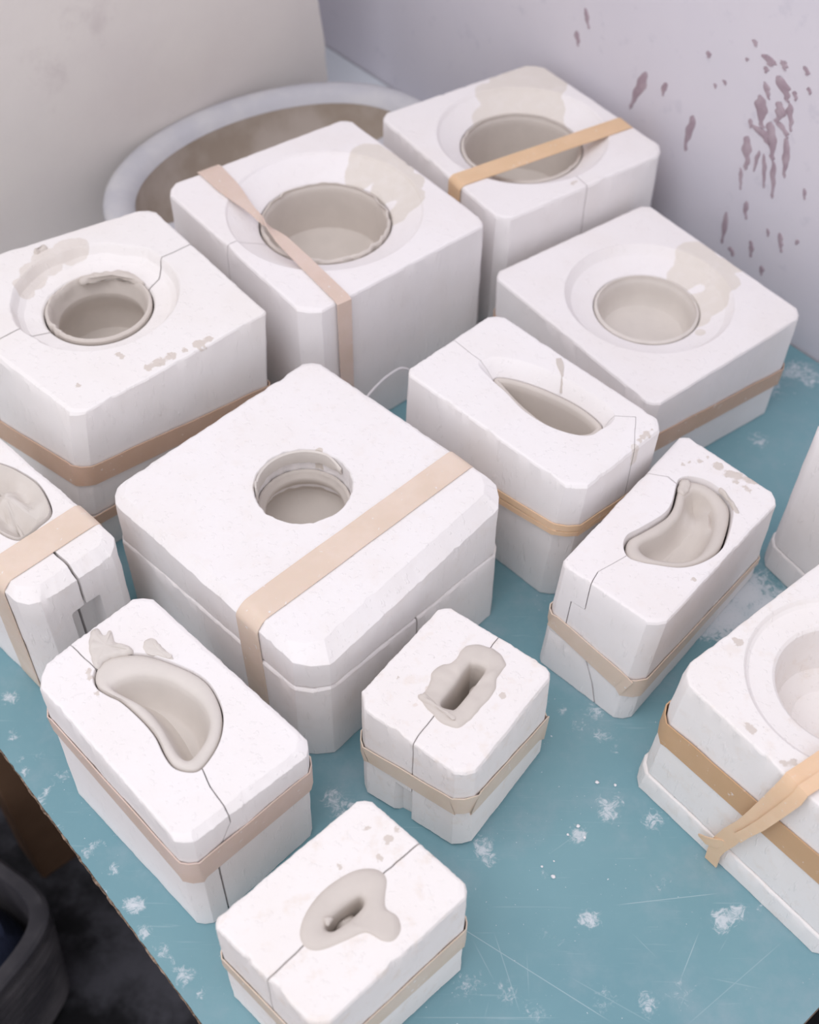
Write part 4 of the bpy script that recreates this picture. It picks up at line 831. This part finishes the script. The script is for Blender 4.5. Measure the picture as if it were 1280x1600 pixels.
# the second band: over the top, folded where it crosses, forked at the foot
def onface(s, z, o=.003):
    a = V2(BOT[k][0]).lerp(V2(TOP[k][0]), z / h); b = V2(BOT[k][3]).lerp(V2(TOP[k][3]), z / h); p = a + eFn * (s * 1.25 * (b - a).length) - eBn * o; return Vector((p.x, p.y, z))
def kpath(ds, dw, dz=0, fold=0., low=0.):
    P = []; W = []; wd = []
    fs_ = .305 + low
    face_pts = [(.378, .002, .0036), (.372, .020, .0042), (.374, .034, .0048), (.392, .058, .0056), (.412, .085, .0066), (.432, .110, .0066), (.450, .140, .0050), (.464, .166, .0036)]
    for s, z, o in face_pts: P.append(onface(s + ds * (z / h), z, o + dz))
    st = P[-1]; en = V2((.3500, .4905)); dirn = Vector((.08, .052)).normalized()
    q0 = Vector((st.x, st.y)) + eBn * .004
    for i in range(12):
        q = q0 + (eBn * .97 + eFn * .12 * (1 - i / 11)).normalized() * (.0165 * i); P.append(Vector((q.x, q.y, h + .0022 + dz)))
    le = Vector((P[-1].x, P[-1].y)); le += eBn * ((V2(TOP[k][1]) - le).dot(eBn))
    for g_, z_ in ((.0015, h - .001), (.0025 + dz, h - .006), (.0035 + dz, h - .04), (.0035 + dz, .012)): q = le + eBn * (g_ if z_ > .02 else g_ + .001); P.append(Vector((q.x, q.y, z_ + (.0022 + dz if z_ > h - .004 else 0))))
    for i, p in enumerate(P):
        a = P[max(0, i - 1)]; b = P[min(len(P) - 1, i + 1)]; tt = (b - a).normalized(); nn = Vector((-eBn.x, -eBn.y, 0)) if i < 8 else Vector((0, 0, 1)) if i < 20 else Vector((eBn.x, eBn.y, 1 if i < 22 else 0))
        if i in (7, 8): nn = Vector((-eBn.x, -eBn.y, 1)).normalized()
        wv = tt.cross(nn).normalized(); W.append(wv); wd.append(dw[min(i, len(dw) - 1)])
    return P, W, wd
P, W, wd = kpath(0, [.0125, .0125, .0145, .016, .0125, .0145, .0155, .016, .016])
t2 = thing('rubber_band', P[0], 'pale amber rubber band folded where it crosses the darker band on the stepped-bowl mold', 'rubber band', GB)
put('band_strip', ribbon(P, W, wd, .0014, False), band_mat['peach'], t2, angle=50)
P, W, wd = kpath(.040, [.009, .009, .009, .009, .008, .009, .0095, .010], .0022)
for i in range(4): P[i] = P[4].lerp(P[i], .55)
put('band_fold', ribbon(P[3:], W[3:], wd[3:], .0014, False), band_mat['peach'], t2, angle=50)
fk = [onface(.388, .046, .0050), onface(.360, .034, .0064), onface(.330, .026, .0058), onface(.302, .0215, .0040)]
put('band_fork', ribbon(fk, [Vector((eFn.x * .25, eFn.y * .25, 1))] * 4, [.006, .0105, .0075, .002], .0014, False), band_mat['peach'], t2, angle=50)

# ---- L: plain block at the edge of the frame
k = 'L'; h = HT[k]; t = mold(k, 'plain tapered plaster mold with closed sides and a white joint line, behind the stepped-bowl mold')
S = spec(k, [.010, .010, .010, .010], .004); pm = plaster('plaster_plain', (.89, .86, .85))
S['cham'] = [.013, .010, .010, .010]
put('mold_body', layer_mesh(S, .034, h, seed=25), pm, t)
put('mold_base', layer_mesh(S, 0, .0335, seed=26, grow=.0014, btop=.0022), pm, t)

# ================================================================== OTHER THINGS
# oval basin behind the moulds
m = NT('greyish_white_plastic'); n1 = m.noise(26, 5)
bas = m.done(m.mix(m.ramp(n1, .35, .7), (.53, .53, .565), (.60, .595, .61)), .55, m.bump(m.noise(60, 4), .12, .002))
m = NT('shaded_brown_inside'); bas_in = m.done(m.mix(m.ramp(m.noise(14, 5), .35, .65), (.40, .335, .275), (.52, .46, .41)), .7)  # shade on the basin's inner wall is painted in as this darker brown
cb_ = uv(.684, 1.19); bt = thing('oval_basin', (cb_.x, cb_.y, 0), 'oval greyish-white plastic basin with a wide rolled rim behind the tall molds', 'basin')
def oval(d, z, k=1., n=128):
    out = []; A, BB, BF = .228 - d, .160 - d, .064 - min(d, .036)
    for i in range(n):
        th = 2 * math.pi * i / n; cx_, sx_ = math.cos(th), math.sin(th); e = 2.0 if sx_ > 0 else 2.6
        out.append(uv(.684 + k * A * math.copysign(abs(cx_) ** (2 / e), cx_), 1.145 + (k * BB * sx_ if sx_ > 0 else -BF * abs(sx_) ** (2 / e)), z))
    return out
zr = .110
rows = [oval(.04, .001, .86), oval(.036, .004, .89), oval(.034, zr - .03), oval(.026, zr - .018), oval(.004, zr - .016), oval(-.001, zr - .009), oval(.001, zr - .002), oval(.009, zr + .001), oval(.020, zr + .0005), oval(.031, zr - .004), oval(.037, zr - .012)]
put('rim', loft(rows, top_cap=False), bas, bt, angle=60)
rows = [oval(.0372, zr - .012), oval(.040, zr - .03), oval(.046, .012, .88), oval(.055, .007, .82)]
put('bowl', loft(rows, bot_cap=False), bas_in, bt, angle=60)
# thin white cord behind the lens-slot mould
m = NT('white_cord'); cd = m.done((.80, .77, .79), .7)
cp = [(-.0480, .9430, .076), (-.0404, .9548, .080), (-.0293, .9717, .080), (-.0195, .9820, .0805), (-.0125, .9880, .080), (-.0050, .9920, .076), (.002, .9935, .066), (.008, .993, .045), (.010, .9915, .02), (.0105, .991, .003)]
cu = [Vector((-.053, .928, .003)), Vector((-.0535, .930, .03)), Vector((-.0515, .936, .06))] + [Vector(p) for p in cp]
vs = []; fs = []; dense = []
for i in range(len(cu) - 1):
    a, b, c_, d = cu[max(0, i - 1)], cu[i], cu[i + 1], cu[min(len(cu) - 1, i + 2)]
    for j in range(6): t_ = j / 6; dense.append(.5 * ((2 * b) + (c_ - a) * t_ + (2 * a - 5 * b + 4 * c_ - d) * t_ * t_ + (3 * b - a - 3 * c_ + d) * t_ ** 3))
dense.append(cu[-1])
for i, p in enumerate(dense):
    tt = (dense[min(i + 1, len(dense) - 1)] - dense[max(0, i - 1)]).normalized(); s_ = tt.cross(Vector((.3, .2, .9))).normalized(); u_ = tt.cross(s_)
    for j in range(6): a = j * math.pi / 3; vs.append(p + (s_ * math.cos(a) + u_ * math.sin(a)) * .0013)
for i in range(len(dense) - 1): fs += [(6 * i + j, 6 * i + (j + 1) % 6, 6 * i + 6 + (j + 1) % 6, 6 * i + 6 + j) for j in range(6)]
fs += [(0, 1, 2, 3, 4, 5), tuple(6 * (len(dense) - 1) + j for j in range(6))]
solid(recalc(mesh(vs, fs)), 'white_cord', 'thin white cord arching between the tall mold and the long narrow mold', 'cord', cd, None)
# loose plaster crumbs on the table
m = NT('loose_plaster'); lp = m.done((.85, .84, .86), .95, m.bump(m.noise(300, 3), .4, .001))
def crumb(x, y, s, seed, label, grp='plaster crumbs on the table'):
    bm = bmesh.new(); bmesh.ops.create_icosphere(bm, subdivisions=2, radius=s)
    for v in bm.verts: v.co *= 1 + .45 * noise.noise(v.co * (1.3 / s) + Vector((seed * 7., 0, 0))); v.co.z *= .55
    mz = min(v.co.z for v in bm.verts); bmesh.ops.translate(bm, vec=(x, y, -mz + .0002), verts=bm.verts); me = bpy.data.meshes.new('c'); bm.to_mesh(me); bm.free()
    solid(me, 'plaster_crumb', label, 'crumb', lp, grp)
crumb(.1256, .4520, 0.0018, 1, 'largest white plaster crumb on the open table near the nearest mold')
crumb(.1165, .4610, 0.0011, 2, 'small white crumb on the open table next to the largest crumb')
crumb(.127, .466, 0.0008, 3, 'tiny white crumb beyond the largest crumb on the open table')
crumb(.150, .4985, 0.0016, 4, 'white crumb in the chalky smear beside the stepped-bowl mold')
crumb(.1548, .4880, 0.0013, 5, 'white crumb lying in front of the chalky smear by the stepped-bowl mold')
crumb(.1405, .4905, 0.0011, 6, 'small crumb at the near side of the chalky smear by the stepped-bowl mold')
crumb(.170, .541, 0.0018, 7, 'white crumb on the table between the small slot mold and the stepped-bowl mold')
crumb(.186, .5385, 0.0014, 8, 'pale crumb close to the upper corner of the stepped-bowl mold')
# below the table: a dark ribbed bucket
m = NT('black_ribbed_plastic'); bk = m.done(m.mix(m.ramp(m.noise(12, 4), .35, .7), (.045, .043, .05), (.11, .103, .11)), .6)
cr = V2((-.402, .612)); d1 = V2((-.53, -.848)); d2 = V2((-.848, .53)); bc = cr + d1 * .15 + d2 * .13; bz0 = FLOOR
btk = thing('black_bin', (bc.x, bc.y, bz0), 'black ribbed square bin with rounded corners on the floor beside the table', 'bin')
def rsq(g, z, n=96, e=5.0):
    out = []
    for i in range(n):
        th = 2 * math.pi * i / n; a, b = math.cos(th), math.sin(th); f = 1 / (abs(a) ** e + abs(b) ** e) ** (1 / e)
        q = bc + d1 * ((.15 + g) * a * f) + d2 * ((.13 + g) * b * f); out.append(Vector((q.x, q.y, z)))
    return out
rows = [rsq(-.03, bz0 + .001), rsq(-.026, bz0 + .004)]
for i in range(10): z = bz0 + .03 + i * .0205; g = -.024 + .0016 * i; rows += [rsq(g, z), rsq(g + .008, z + .003), rsq(g + .008, z + .011), rsq(g, z + .014)]
rows += [rsq(-.008, bz0 + .242), rsq(0, bz0 + .246), rsq(0, bz0 + .258), rsq(-.004, bz0 + .262), rsq(-.018, bz0 + .262), rsq(-.020, bz0 + .255), rsq(-.036, bz0 + .03), rsq(-.05, bz0 + .02)]
put('bin_wall', loft(rows), bk, btk, angle=40)
m = NT('dark_blue_cloth'); bl = m.done((.012, .016, .035), .9, m.bump(m.noise(40, 4), .5, .01))
P = lambda g, z, a: [Vector((p.x, p.y, z + a * noise.noise(Vector((p.x * 18, p.y * 18, z * 9))))) for p in rsq(g, z)]
rg_ = loft([P(-.045, bz0 + .10, 0), P(-.034, bz0 + .16, .004), P(-.034, bz0 + .19, .02), P(-.05, bz0 + .215, .03), P(-.08, bz0 + .22, .035), P(-.11, bz0 + .215, .03)])
o = put('dark_cloth', rg_, bl, None, (bc.x, bc.y, bz0 + .10), angle=60); tag(o, 'crumpled dark blue cloth lying in the black ribbed bin', 'cloth')
